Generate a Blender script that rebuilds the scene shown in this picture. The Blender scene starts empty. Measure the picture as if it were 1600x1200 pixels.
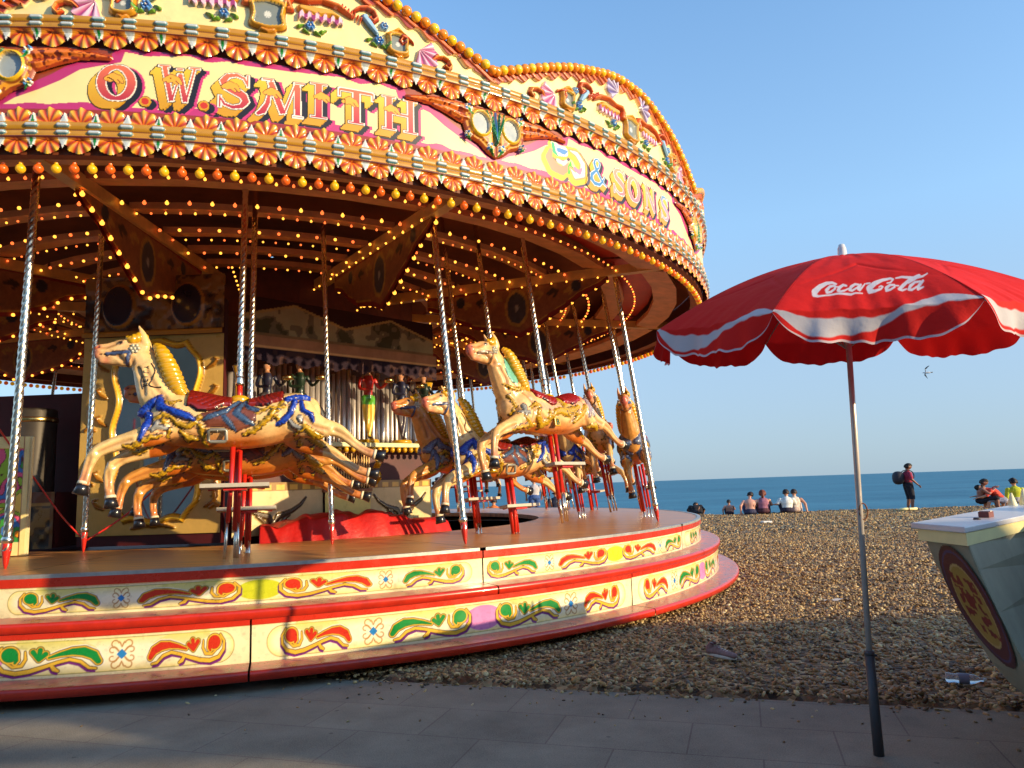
import bpy, bmesh, math, random
import numpy as np
from mathutils import Vector, Matrix
from mathutils.bvhtree import BVHTree
random.seed(7); RNG = np.random.default_rng(7)
PI = math.pi; rad = math.radians
scene = bpy.context.scene
COL = scene.collection

# ------------------------------------------------------------------ camera
cam_d = bpy.data.cameras.new('camera'); cam = bpy.data.objects.new('camera', cam_d); COL.objects.link(cam)
cam_d.sensor_width = 36; cam_d.lens = 36 * 1150 / 1600; cam_d.clip_start = 0.05; cam_d.clip_end = 30000
EYE = 1.15
cam.matrix_world = (Matrix.Translation((0, 0, EYE)) @ Matrix.Rotation(rad(90 + 7.86), 4, 'X')
                    @ Matrix.Rotation(rad(-1.92), 4, 'Z'))
scene.camera = cam
scene.render.resolution_x = 1024; scene.render.resolution_y = 768
# ------------------------------------------------------------------ light
SUN_AZ, SUN_EL = rad(-27.5), rad(13.5)
SUN = Vector((math.cos(SUN_AZ) * math.cos(SUN_EL), math.sin(SUN_AZ) * math.cos(SUN_EL), math.sin(SUN_EL)))
w = bpy.data.worlds.new('World'); scene.world = w; w.use_nodes = True
nt = w.node_tree; sky = nt.nodes.new('ShaderNodeTexSky'); sky.sky_type = 'NISHITA'; sky.sun_disc = False
sky.sun_elevation = SUN_EL; sky.sun_rotation = rad(117.5)
sky.air_density = 1.0; sky.dust_density = 0.6; sky.ozone_density = 2.2
bg = nt.nodes['Background']; bg.inputs[1].default_value = 0.15
# cooler, hazier blue low in the sky
_tc = nt.nodes.new('ShaderNodeTexCoord'); _sp = nt.nodes.new('ShaderNodeSeparateXYZ'); nt.links.new(_tc.outputs['Generated'], _sp.inputs[0])
_cr = nt.nodes.new('ShaderNodeValToRGB'); _e = _cr.color_ramp.elements
_e[0].position = 0.0; _e[0].color = (.66, .98, 1.75, 1); _e[1].position = .6; _e[1].color = (1.45, 1.90, 2.15, 1)
for _p, _c in ((.06, (.84, 1.06, 1.6, 1)), (.18, (1.20, 1.32, 1.55, 1)), (.32, (1.55, 1.88, 2.05, 1))):
    _q = _e.new(_p); _q.color = _c
nt.links.new(_sp.outputs[2], _cr.inputs[0]); _mx = nt.nodes.new('ShaderNodeVectorMath'); _mx.operation = 'MULTIPLY'
nt.links.new(sky.outputs[0], _mx.inputs[0]); nt.links.new(_cr.outputs[0], _mx.inputs[1]); 
_fr = nt.nodes.new('ShaderNodeValToRGB'); _e = _fr.color_ramp.elements
_e[0].position = 0.0; _e[0].color = (.80,) * 3 + (1,); _e[1].position = .65; _e[1].color = (.08,) * 3 + (1,)
for _p, _c in ((.10, .66), (.30, .34)):
    _q = _e.new(_p); _q.color = (_c,) * 3 + (1,)
nt.links.new(_sp.outputs[2], _fr.inputs[0]); _mm = nt.nodes.new('ShaderNodeMix'); _mm.data_type = 'RGBA'
nt.links.new(_fr.outputs[0], _mm.inputs[0]); nt.links.new(_mx.outputs[0], _mm.inputs[6]); _mm.inputs[7].default_value = (2.30, 3.0, 3.55, 1)
nt.links.new(_mm.outputs[2], bg.inputs[0])
sl = bpy.data.lights.new('sun', 'SUN'); sl.energy = 5.0; sl.angle = rad(0.5); sl.color = (1.0, 0.76, 0.44)
so = bpy.data.objects.new('sun', sl); COL.objects.link(so); so.rotation_euler = SUN.to_track_quat('Z', 'Y').to_euler()
vs = scene.view_settings; vs.view_transform = 'Standard'; vs.look = 'None'; vs.exposure = 0.35; vs.gamma = 1

# ------------------------------------------------------------------ helpers
def s2l(c):
    c = np.asarray(c, float) / 255.0
    return np.where(c <= 0.04045, c / 12.92, ((c + 0.055) / 1.055) ** 2.4)
def H(r, g, b): return tuple(s2l((r, g, b)))
MATS = {}
def mat(name, base=(.5, .5, .5), rough=.5, metal=0., attr=False, emis=0., noise=.12, nscale=6., bump=0., bscale=60.,
        coat=0., trans=0., rvar=.0):
    if name in MATS: return MATS[name]
    m = bpy.data.materials.new(name); m.use_nodes = True; t = m.node_tree; N = t.nodes; L = t.links
    p = N['Principled BSDF']; p.inputs['Roughness'].default_value = rough; p.inputs['Metallic'].default_value = metal
    if coat: p.inputs['Coat Weight'].default_value = coat; p.inputs['Coat Roughness'].default_value = .08
    if trans: p.inputs['Transmission Weight'].default_value = trans
    tc = N.new('ShaderNodeTexCoord')
    if attr:
        a = N.new('ShaderNodeAttribute'); a.attribute_name = 'Col'; src = a.outputs['Color']
    else:
        r = N.new('ShaderNodeRGB'); r.outputs[0].default_value = (*base, 1); src = r.outputs[0]
    if noise:
        n = N.new('ShaderNodeTexNoise'); n.inputs['Scale'].default_value = nscale; n.inputs['Detail'].default_value = 6
        n.inputs['Roughness'].default_value = .65
        L.new(tc.outputs['Object'], n.inputs['Vector'])
        mr = N.new('ShaderNodeMapRange'); mr.inputs[1].default_value = .25; mr.inputs[2].default_value = .75
        mr.inputs[3].default_value = 1 - noise * 1.6; mr.inputs[4].default_value = 1 + noise * .6
        L.new(n.outputs[0], mr.inputs[0])
        mx = N.new('ShaderNodeVectorMath'); mx.operation = 'SCALE'
        L.new(src, mx.inputs[0]); L.new(mr.outputs[0], mx.inputs['Scale']); src = mx.outputs[0]
        if rvar:
            m2 = N.new('ShaderNodeMapRange'); m2.inputs[1].default_value = .3; m2.inputs[2].default_value = .7
            m2.inputs[3].default_value = max(.02, rough - rvar); m2.inputs[4].default_value = rough + rvar
            L.new(n.outputs[0], m2.inputs[0]); L.new(m2.outputs[0], p.inputs['Roughness'])
    L.new(src, p.inputs['Base Color'])
    if emis:
        L.new(src, p.inputs['Emission Color']); p.inputs['Emission Strength'].default_value = emis
    if bump:
        b = N.new('ShaderNodeTexNoise'); b.inputs['Scale'].default_value = bscale; b.inputs['Detail'].default_value = 4
        L.new(tc.outputs['Object'], b.inputs['Vector'])
        bp = N.new('ShaderNodeBump'); bp.inputs['Strength'].default_value = bump; bp.inputs['Distance'].default_value = .01
        L.new(b.outputs[0], bp.inputs['Height']); L.new(bp.outputs[0], p.inputs['Normal'])
    MATS[name] = m
    return m
def tag(o, label=None, cat=None, group=None, kind=None):
    if label: o['label'] = label
    if cat: o['category'] = cat
    if group: o['group'] = group
    if kind: o['kind'] = kind
    return o
def empty(name, loc=(0, 0, 0), rot=(0, 0, 0), label=None, cat=None, group=None):
    o = bpy.data.objects.new(name, None); COL.objects.link(o); o.location = loc; o.rotation_euler = rot
    o.empty_display_size = .1
    return tag(o, label, cat, group)
def link(name, me, m=None, parent=None, loc=(0, 0, 0), rot=(0, 0, 0)):
    o = bpy.data.objects.new(name, me); COL.objects.link(o)
    if m is not None and not me.materials:
        for k in (m if isinstance(m, (list, tuple)) else [m]): me.materials.append(k)
    o.parent = parent; o.location = loc; o.rotation_euler = rot
    return o
def mesh_np(name, V, F, col=None, smooth=True, midx=None):
    """V (n,3), F list of faces or (m,4)/(m,3) int array"""
    me = bpy.data.meshes.new(name)
    if isinstance(F, np.ndarray):
        k = F.shape[1]; nf = len(F)
        me.vertices.add(len(V)); me.vertices.foreach_set('co', np.asarray(V, np.float32).ravel())
        me.loops.add(nf * k); me.loops.foreach_set('vertex_index', F.astype(np.int32).ravel())
        me.polygons.add(nf); me.polygons.foreach_set('loop_start', np.arange(0, nf * k, k, dtype=np.int32))
        me.polygons.foreach_set('loop_total', np.full(nf, k, np.int32))
        me.update(calc_edges=True)
    else:
        me.from_pydata([tuple(v) for v in V], [], F); nf = len(F)
    if midx is not None: me.polygons.foreach_set('material_index', np.asarray(midx, np.int32))
    if smooth: me.polygons.foreach_set('use_smooth', np.ones(nf, bool))
    if col is not None:
        a = me.color_attributes.new('Col', 'FLOAT_COLOR', 'POINT')
        c = np.ones((len(V), 4), np.float32); c[:, :3] = col; a.data.foreach_set('color', c.ravel())
    me.update()
    return me
def grid_faces(nu, nv, keep=None):
    i, j = np.meshgrid(np.arange(nu - 1), np.arange(nv - 1), indexing='ij')
    a = (i * nv + j).ravel(); F = np.stack([a, a + nv, a + nv + 1, a + 1], 1)
    if keep is not None: F = F[keep.ravel()]
    return F
def compact(V, F, C=None):
    used = np.unique(F); mp = np.zeros(len(V), np.int64); mp[used] = np.arange(len(used))
    return V[used], mp[F], (None if C is None else C[used])
class MB:
    """collects simple solids into one mesh"""
    def __init__(s): s.v = []; s.f = []; s.m = []; s.n = 0
    def add(s, V, F, mi=0):
        s.v.extend([tuple(p) for p in V]); s.f.extend([tuple(i + s.n for i in q) for q in F]); s.n += len(V); s.m += [mi] * len(F)
        return s
    def box(s, c, d, rz=0., mi=0, M=None):
        x, y, z = d[0] / 2, d[1] / 2, d[2] / 2; R = Matrix.Rotation(rz, 3, 'Z') if M is None else M
        V = [Vector(c) + R @ Vector(p) for p in [(-x, -y, -z), (x, -y, -z), (x, y, -z), (-x, y, -z), (-x, -y, z), (x, -y, z), (x, y, z), (-x, y, z)]]
        return s.add(V, [(0, 3, 2, 1), (4, 5, 6, 7), (0, 1, 5, 4), (1, 2, 6, 5), (2, 3, 7, 6), (3, 0, 4, 7)], mi)
    def tube(s, pts, r, n=10, mi=0, caps=True):
        pts = [Vector(p) for p in pts]; k = len(pts); rs = list(r) if isinstance(r, (list, tuple, np.ndarray)) else [r] * k
        base = s.n; V = []; up = Vector((0, 0, 1))
        for i, p in enumerate(pts):
            t = (pts[min(i + 1, k - 1)] - pts[max(i - 1, 0)]).normalized()
            a = t.cross(up)
            if a.length < .05: a = t.cross(Vector((1, 0, 0)))
            a.normalize(); b = t.cross(a)
            for j in range(n):
                an = 2 * PI * j / n; V.append(p + (a * math.cos(an) + b * math.sin(an)) * rs[i])
        F = [(i * n + j, i * n + (j + 1) % n, (i + 1) * n + (j + 1) % n, (i + 1) * n + j) for i in range(k - 1) for j in range(n)]
        if caps: F += [tuple(range(n)), tuple(reversed(range((k - 1) * n, k * n)))]
        return s.add(V, F, mi)
    def lathe(s, prof, n=24, c=(0, 0, 0), mi=0, M=None):
        V = []
        for r, z in prof:
            for j in range(n):
                an = 2 * PI * j / n; p = Vector((r * math.cos(an), r * math.sin(an), z))
                if M is not None: p = M @ p
                V.append(p + Vector(c))
        k = len(prof)
        F = [(i * n + j, i * n + (j + 1) % n, (i + 1) * n + (j + 1) % n, (i + 1) * n + j) for i in range(k - 1) for j in range(n)]
        return s.add(V, F, mi)
    def prism(s, poly, o, ax, ay, thick, mi=0):
        """poly 2d -> extruded slab; ax, ay axes, thick along ax x ay"""
        ax, ay, o = Vector(ax), Vector(ay), Vector(o); nz = ax.cross(ay).normalized() * thick; n = len(poly)
        V = [o + ax * a + ay * b for a, b in poly] + [o + ax * a + ay * b + nz for a, b in poly]
        F = [tuple(reversed(range(n))), tuple(range(n, 2 * n))] + [(i, (i + 1) % n, n + (i + 1) % n, n + i) for i in range(n)]
        return s.add(V, F, mi)
    def build(s, name, m, parent=None, smooth=False, loc=(0, 0, 0), rot=(0, 0, 0), bevel=0):
        me = bpy.data.meshes.new(name); me.from_pydata(s.v, [], s.f); me.polygons.foreach_set('material_index', s.m)
        bm = bmesh.new(); bm.from_mesh(me); bmesh.ops.recalc_face_normals(bm, faces=bm.faces); bm.to_mesh(me); bm.free()
        if smooth: me.polygons.foreach_set('use_smooth', [True] * len(me.polygons))
        o = link(name, me, m, parent, loc, rot)
        if bevel:
            b = o.modifiers.new('b', 'BEVEL'); b.width = bevel; b.segments = 2; b.limit_method = 'ANGLE'
        return o
def children(o): return [c for c in bpy.data.objects if c.parent == o]
def copy_tree(o, parent=None):
    c = o.copy(); COL.objects.link(c); c.parent = parent
    for ch in children(o): copy_tree(ch, c)
    return c

# ------------------------------------------------------------------ 2-d art kit (signed distances on point arrays, metres)
def seg(U, V, a, b, ra, rb=None):
    rb = ra if rb is None else rb
    ax, ay = a; bx, by = b; dx, dy = bx - ax, by - ay; L2 = dx * dx + dy * dy + 1e-12
    t = np.clip(((U - ax) * dx + (V - ay) * dy) / L2, 0, 1)
    return np.hypot(U - ax - t * dx, V - ay - t * dy) - (ra + (rb - ra) * t)
def chain(U, V, pts):
    """pts: (x, y, r) polyline with varying radius"""
    d = None
    if len(pts) == 1: return np.hypot(U - pts[0][0], V - pts[0][1]) - pts[0][2]
    for p, q in zip(pts[:-1], pts[1:]):
        e = seg(U, V, p[:2], q[:2], p[2], q[2]); d = e if d is None else np.minimum(d, e)
    return d
def obox(U, V, a, b, w):
    """box along a-b with half width w"""
    ax, ay = a; bx, by = b; L = math.hypot(bx - ax, by - ay); cx, cy = (ax + bx) / 2, (ay + by) / 2
    ux, uy = (bx - ax) / L, (by - ay) / L; x = (U - cx) * ux + (V - cy) * uy; y = -(U - cx) * uy + (V - cy) * ux
    return np.maximum(np.abs(x) - L / 2, np.abs(y) - w)
def ell(U, V, cx, cy, a, b): return (np.hypot((U - cx) / a, (V - cy) / b) - 1) * min(a, b)
def poly(U, V, P):
    ins = np.zeros(U.shape, bool); d = np.full(U.shape, 1e9); n = len(P)
    for i in range(n):
        x0, y0 = P[i]; x1, y1 = P[(i + 1) % n]
        d = np.minimum(d, seg(U, V, (x0, y0), (x1, y1), 0))
        if y0 != y1: ins ^= ((y0 > V) != (y1 > V)) & (U < (x1 - x0) * (V - y0) / (y1 - y0) + x0)
    return np.where(ins, -d, d)
class Art:
    def __init__(s, U, V, base):
        s.U, s.V = U, V; s.c = np.empty(U.shape + (3,)); s.c[...] = base; s.h = np.zeros(U.shape)
    def put(s, d, col, grow=0., h=0., soft=.02, alpha=1.):
        m = d < grow; aa = .0032; m1 = d < grow + aa * .5
        if m1.any():
            w_ = (np.clip((grow - d[m1]) / aa + .5, 0, 1) * alpha)[:, None]; s.c[m1] = s.c[m1] * (1 - w_) + np.asarray(col) * w_
            if h: s.h[m] = np.maximum(s.h[m], h * np.clip((grow - d[m]) / soft, .12, 1) ** .5)
        return m
def vnoise(x, y, seed=0):
    xi, yi = np.floor(x).astype(int), np.floor(y).astype(int); fx, fy = x - xi, y - yi
    fx = fx * fx * (3 - 2 * fx); fy = fy * fy * (3 - 2 * fy)
    def hh(a, b):
        n = (a * 374761393 + b * 668265263 + seed * 974711) & 0x7fffffff; n = (n ^ (n >> 13)) * 1274126177 & 0x7fffffff
        return (n & 0xffff) / 65535.0
    return (hh(xi, yi) * (1 - fx) + hh(xi + 1, yi) * fx) * (1 - fy) + (hh(xi, yi + 1) * (1 - fx) + hh(xi + 1, yi + 1) * fx) * fy

CREAM = s2l((240, 222, 156)); GOLD = s2l((214, 150, 30)); YEL = s2l((240, 190, 30)); ORG = s2l((214, 96, 24)); RED = s2l((196, 40, 24))
MAG = s2l((190, 50, 110)); PINK = s2l((228, 130, 170)); BLK = s2l((28, 20, 26)); GRN = s2l((24, 140, 50)); BLU = s2l((40, 90, 170))
SIL = s2l((190, 200, 205)); WHT = s2l((244, 240, 226)); TEAL = s2l((90, 150, 160)); DGOLD = s2l((140, 84, 16)); PURP = s2l((120, 40, 120))
LIME = s2l((200, 205, 40)); BROWN = s2l((110, 62, 34))

# ================================================================== SETTING
CX, CY = -3.47, 10.47
PAVE = lambda x: 4.42 - .30 * x         # edge between paving and shingle
def build_ground():
    # beach terrain
    xs = np.concatenate([np.linspace(-400, -14, 12), np.linspace(-13, 22, 176), np.linspace(24, 400, 12)])
    ys = np.concatenate([np.linspace(2.2, 34, 180), np.linspace(34.6, 48, 20)])
    X, Y = np.meshgrid(xs, ys, indexing='ij')
    z = np.interp(Y, [0, 8, 20, 29, 31, 36, 48], [.012, .0, -.16, -.27, -.36, -1.3, -3.4])
    amp = np.clip((Y - 4) / 5, 0, 1) * np.clip((33 - Y) / 3, 0.1, 1)
    z += amp * (.10 * (vnoise(X * .45, Y * .45, 3) - .5) + .05 * (vnoise(X * 1.6, Y * 1.6, 5) - .5))
    z += .025 * (vnoise(X * 5, Y * 5, 8) - .5) * (np.abs(X) < 25)
    edge = Y - (4.42 - .30 * X) - .12 * (vnoise(X * 3, Y * 3, 11) - .5)
    z = np.where(edge < 0, z - .09, z + .012)
    V = np.stack([X, Y, z], -1).reshape(-1, 3)
    me = mesh_np('beach_shingle', V, grid_faces(len(xs), len(ys)))
    m = bpy.data.materials.new('shingle'); m.use_nodes = True; t = m.node_tree; N = t.nodes; L = t.links; p = N['Principled BSDF']
    tc = N.new('ShaderNodeTexCoord'); vo = N.new('ShaderNodeTexVoronoi'); vo.inputs['Scale'].default_value = 22; vo.feature = 'F1'
    L.new(tc.outputs['Object'], vo.inputs['Vector'])
    cr = N.new('ShaderNodeValToRGB'); e = cr.color_ramp.elements
    e[0].color = (.05, .026, .012, 1); e[1].color = (.62, .44, .22, 1)
    for pos, c in ((.3, (.18, .10, .045, 1)), (.6, (.31, .19, .085, 1)), (.85, (.46, .30, .14, 1))):
        q = e.new(pos); q.color = c
    sp = N.new('ShaderNodeSeparateColor'); L.new(vo.outputs['Color'], sp.inputs[0]); L.new(sp.outputs[0], cr.inputs[0])
    L.new(cr.outputs[0], p.inputs['Base Color']); p.inputs['Roughness'].default_value = .8
    bp = N.new('ShaderNodeBump'); bp.inputs['Strength'].default_value = 1; bp.inputs['Distance'].default_value = .035; bp.invert = True
    L.new(vo.outputs['Distance'], bp.inputs['Height']); L.new(bp.outputs[0], p.inputs['Normal'])
    tag(link('beach', me, m), kind='structure')
    # paving
    m = bpy.data.materials.new('paving'); m.use_nodes = True; t = m.node_tree; N = t.nodes; L = t.links; p = N['Principled BSDF']
    tc = N.new('ShaderNodeTexCoord'); mp = N.new('ShaderNodeMapping'); mp.inputs['Rotation'].default_value = (0, 0, rad(17))
    L.new(tc.outputs['Object'], mp.inputs[0])
    br = N.new('ShaderNodeTexBrick'); br.offset = .5; br.inputs['Scale'].default_value = 1
    br.inputs['Brick Width'].default_value = .62; br.inputs['Row Height'].default_value = .42; br.inputs['Mortar Size'].default_value = .004
    br.inputs['Color1'].default_value = (.30, .262, .19, 1); br.inputs['Color2'].default_value = (.25, .218, .16, 1)
    br.inputs['Mortar'].default_value = (.20, .155, .12, 1); L.new(mp.outputs[0], br.inputs['Vector'])
    n = N.new('ShaderNodeTexNoise'); n.inputs['Scale'].default_value = 2.3; n.inputs['Detail'].default_value = 8; n.inputs['Roughness'].default_value = .7
    L.new(tc.outputs['Object'], n.inputs['Vector'])
    n2 = N.new('ShaderNodeTexNoise'); n2.inputs['Scale'].default_value = 160; n2.inputs['Detail'].default_value = 3
    L.new(tc.outputs['Object'], n2.inputs['Vector'])
    ad = N.new('ShaderNodeMath'); ad.operation = 'ADD'; L.new(n.outputs[0], ad.inputs[0]); L.new(n2.outputs[0], ad.inputs[1])
    mr = N.new('ShaderNodeMapRange'); mr.inputs[1].default_value = .6; mr.inputs[2].default_value = 1.4; mr.inputs[3].default_value = .45; mr.inputs[4].default_value = 1.35
    gv = N.new('ShaderNodeTexVoronoi'); gv.inputs['Scale'].default_value = 5.5; L.new(tc.outputs['Object'], gv.inputs['Vector'])
    gm = N.new('ShaderNodeMapRange'); gm.inputs[1].default_value = .05; gm.inputs[2].default_value = .075; gm.inputs[3].default_value = -.35; gm.inputs[4].default_value = 0; L.new(gv.outputs['Distance'], gm.inputs[0])
    a2 = N.new('ShaderNodeMath'); a2.operation = 'ADD'; L.new(ad.outputs[0], a2.inputs[0]); L.new(gm.outputs[0], a2.inputs[1])
    L.new(a2.outputs[0], mr.inputs[0]); vm = N.new('ShaderNodeVectorMath'); vm.operation = 'SCALE'
    L.new(br.outputs[0], vm.inputs[0]); L.new(mr.outputs[0], vm.inputs['Scale']); L.new(vm.outputs[0], p.inputs['Base Color'])
    p.inputs['Roughness'].default_value = .85
    bp = N.new('ShaderNodeBump'); bp.inputs['Strength'].default_value = .5; bp.inputs['Distance'].default_value = .006
    L.new(n2.outputs[0], bp.inputs['Height']); L.new(bp.outputs[0], p.inputs['Normal'])
    P = [(-60, -30), (60, -30), (60, 3.0), (6, 2.62), (-4, 5.62), (-8, 6.2), (-60, 6.2)]
    me = mesh_np('paving', [(x, y, 0) for x, y in P], [tuple(range(len(P)))], smooth=False)
    tag(link('promenade_paving', me, m), kind='structure')
    # far ground under everything
    me = mesh_np('land', [(-3000, -3000, -.12), (3000, -3000, -.12), (3000, 2.3, -.12), (-3000, 2.3, -.12)], [(0, 1, 2, 3)])
    tag(link('land', me, mat('land', (.2, .17, .13), .9)), kind='structure')
    # sea
    m = bpy.data.materials.new('sea'); m.use_nodes = True; t = m.node_tree; N = t.nodes; L = t.links; p = N['Principled BSDF']
    p.inputs['Base Color'].default_value = (.02, .15, .24, 1); p.inputs['Roughness'].default_value = .5; p.inputs['IOR'].default_value = 1.33; p.inputs['Specular IOR Level'].default_value = .28
    tc = N.new('ShaderNodeTexCoord'); mp = N.new('ShaderNodeMapping'); mp.inputs['Scale'].default_value = (.35, 1, 1)
    L.new(tc.outputs['Object'], mp.inputs[0]); n = N.new('ShaderNodeTexNoise'); n.inputs['Scale'].default_value = .9; n.inputs['Detail'].default_value = 8
    L.new(mp.outputs[0], n.inputs['Vector']); bp = N.new('ShaderNodeBump'); bp.inputs['Strength'].default_value = 1; bp.inputs['Distance'].default_value = .5
    L.new(n.outputs[0], bp.inputs['Height']); L.new(bp.outputs[0], p.inputs['Normal'])
    n3 = N.new('ShaderNodeTexNoise'); n3.inputs['Scale'].default_value = .06; n3.inputs['Detail'].default_value = 7
    L.new(mp.outputs[0], n3.inputs['Vector']); cr = N.new('ShaderNodeValToRGB'); e = cr.color_ramp.elements
    e[0].position = .3; e[0].color = (.025, .14, .21, 1); e[1].position = .7; e[1].color = (.06, .225, .31, 1)
    L.new(n3.outputs[0], cr.inputs[0]); L.new(cr.outputs[0], p.inputs['Base Color'])
    S = 25000
    me = mesh_np('sea', [(-S, 38, -2.4), (S, 38, -2.4), (S, S, -2.4), (-S, S, -2.4)], [(0, 1, 2, 3)])
    tag(link('sea', me, m), kind='structure')
    return
def terrain_z(X, Y):
    z = np.interp(Y, [0, 8, 20, 29, 31, 36, 48], [.012, .0, -.16, -.27, -.36, -1.3, -3.4])
    amp = np.clip((Y - 4) / 5, 0, 1) * np.clip((33 - Y) / 3, 0.1, 1)
    z = z + amp * (.10 * (vnoise(X * .45, Y * .45, 3) - .5) + .05 * (vnoise(X * 1.6, Y * 1.6, 5) - .5))
    return z + .025 * (vnoise(X * 5, Y * 5, 8) - .5) + .012
def build_pebbles():
    bm = bmesh.new(); bmesh.ops.create_icosphere(bm, subdivisions=1, radius=1); iv = np.array([v.co[:] for v in bm.verts])
    ifc = np.array([[v.index for v in f.verts] for f in bm.faces]); bm.free()
    X = []; Y = []; S = []
    def scatter(n, x0, x1, y0, y1, s0, s1, cond):
        x = RNG.uniform(x0, x1, n); y = RNG.uniform(y0, y1, n); k = cond(x, y); X.append(x[k]); Y.append(y[k]); S.append(RNG.uniform(s0, s1, k.sum()))
    inr = lambda x, y: (np.hypot(x - CX, y - CY) > 5.5) & (np.abs(x) < y * .75 + .6)
    scatter(52000, -4, 7, 3, 8.5, .008, .017, lambda x, y: inr(x, y) & (y > PAVE(x) - .02 + RNG.normal(0, .05, len(x))))
    scatter(9000, -4, 7, 3, 8.5, .015, .025, lambda x, y: inr(x, y) & (y > PAVE(x) + .05))
    scatter(42000, -2, 13, 8.5, 17, .014, .027, inr)
    scatter(24000, -2, 22, 17, 30.5, .024, .042, inr)
    scatter(1500, -3, 4, 2.4, 5.4, .004, .012, lambda x, y: (y < PAVE(x)) & (y > PAVE(x) - np.abs(RNG.normal(0, .45, len(x)))))
    X, Y, S = map(np.concatenate, (X, Y, S)); n = len(X)
    on = Y < PAVE(X)
    Z = np.where(on, .0, terrain_z(X, Y))
    sc = S[:, None] * RNG.uniform([.8, .55, .35], [1.45, 1.0, .7], (n, 3)); a = RNG.uniform(0, 2 * PI, n)
    ti = RNG.normal(0, .35, (n, 2))
    P = iv[None] * sc[:, None]; P = P * (1 + RNG.normal(0, .07, (n, len(iv), 1)))
    P[..., 2] += P[..., 0] * ti[:, :1] + P[..., 1] * ti[:, 1:]
    c, s = np.cos(a)[:, None], np.sin(a)[:, None]
    Q = np.stack([P[..., 0] * c - P[..., 1] * s + X[:, None], P[..., 0] * s + P[..., 1] * c + Y[:, None], P[..., 2] + (Z + sc[:, 2] * .45)[:, None]], -1)
    pal = np.array([(.34, .20, .08), (.22, .12, .045), (.46, .31, .13), (.12, .07, .035), (.58, .42, .20), (.27, .17, .08), (.38, .21, .07), (.08, .05, .03), (.62, .50, .30)])
    pal = pal * np.array([1.08, 1.10, 1.04]); cc = pal[RNG.choice(len(pal), n, p=[.2, .2, .13, .15, .06, .12, .08, .04, .02])] * RNG.uniform(.8, 1.35, (n, 1))
    F = (ifc[None] + (np.arange(n) * len(iv))[:, None, None]).reshape(-1, 3)
    me = mesh_np('pebbles', Q.reshape(-1, 3), F, np.repeat(cc, len(iv), 0))
    tag(link('beach_pebbles', me, mat('pebble', attr=True, rough=.55, noise=.25, nscale=40, rvar=.15)),
        'brown and tan beach pebbles covering the shingle', 'pebbles', kind='stuff')
build_ground(); build_pebbles()

# added sun blocker: unseen wall behind the camera that shades the foreground
def build_wall():
    e = empty('unseen_wall', (8, -2.15, 0), label='tall unseen wall behind the camera, added to shade the foreground', cat='wall')
    b = MB()
    wx0, wx1, top = -12, 32, 3.47
    slots = [(7.2, 9.6, 3.02, 3.26), (7.4, 9.8, 2.72, 2.92)]  # gaps cut so streaks of sun reach the paving
    zs = sorted({0, top, 4.17, *[q[2] for q in slots], *[q[3] for q in slots]}); xs = sorted({wx0, wx1, 15.0, *[q[0] for q in slots], *[q[1] for q in slots]})
    for x0, x1 in zip(xs[:-1], xs[1:]):
        for z0, z1 in zip(zs[:-1], zs[1:]):
            mx, mz = (x0 + x1) / 2, (z0 + z1) / 2
            if any(q[0] < mx < q[1] and q[2] < mz < q[3] for q in slots): continue
            if mz > top and mx < 15.0: continue
            b.box((mx - 8, 0, mz), (x1 - x0, .12, z1 - z0))
    b.build('wall_face', mat('render_wall', (.5, .46, .4), .9), e)
    for x0, x1, z in ((wx0, 15.0, top), (15.0, wx1, 4.17)):
        b = MB(); b.box(((x0 + x1) / 2 - 8, 0, z + .035), (x1 - x0 - .004, .3, .07)); b.build('coping', mat('stone_cap', (.42, .4, .36), .85), e)
build_wall()
def build_counter():  # unseen block added to keep the sun off the stall
    e = empty('shade_counter', (2.99, 2.68, 0), label='unseen counter block added beside the stall to shade it', cat='counter')
    b = MB(); b.box((0, 0, .5), (.62, 2.0, 1.0)); b.build('counter_body', mat('grey_timber', (.3, .24, .18), .8), e); b = MB(); b.box((0, 0, 1.02), (.66, 2.04, .035)); b.build('counter_board', mat('stone_cap'), e)
build_counter()
def build_backdrop():  # unseen building placed for the mirrors to reflect
    e = empty('reflected_cafe', (-18, -13, 0), label='long unseen cafe with green awnings behind the camera, added for the mirrors to reflect', cat='building')
    b = MB(); b.box((0, 0, 4.7), (30, 4, 9.4)); b.build('wall', mat('cafe_wall', (.30, .26, .20), .9), e)
    for i in range(9):
        b = MB(); x = -13.2 + i * 3.3; b.prism([(0, 2.3), (1.6, 1.8), (1.6, 1.84), (0, 2.42)], (x + 1.3, 2.02, 0), (0, 1, 0), (0, 0, 1), -2.6); b.build('awning', mat('awning_green', (.02, .12, .09), .8), e)
        b = MB(); b.box((x, 2.03, 1.2), (2.0, .08, 1.9)); b.build('window', mat('dark_window', (.03, .035, .04), .1), e)
build_backdrop()

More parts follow.
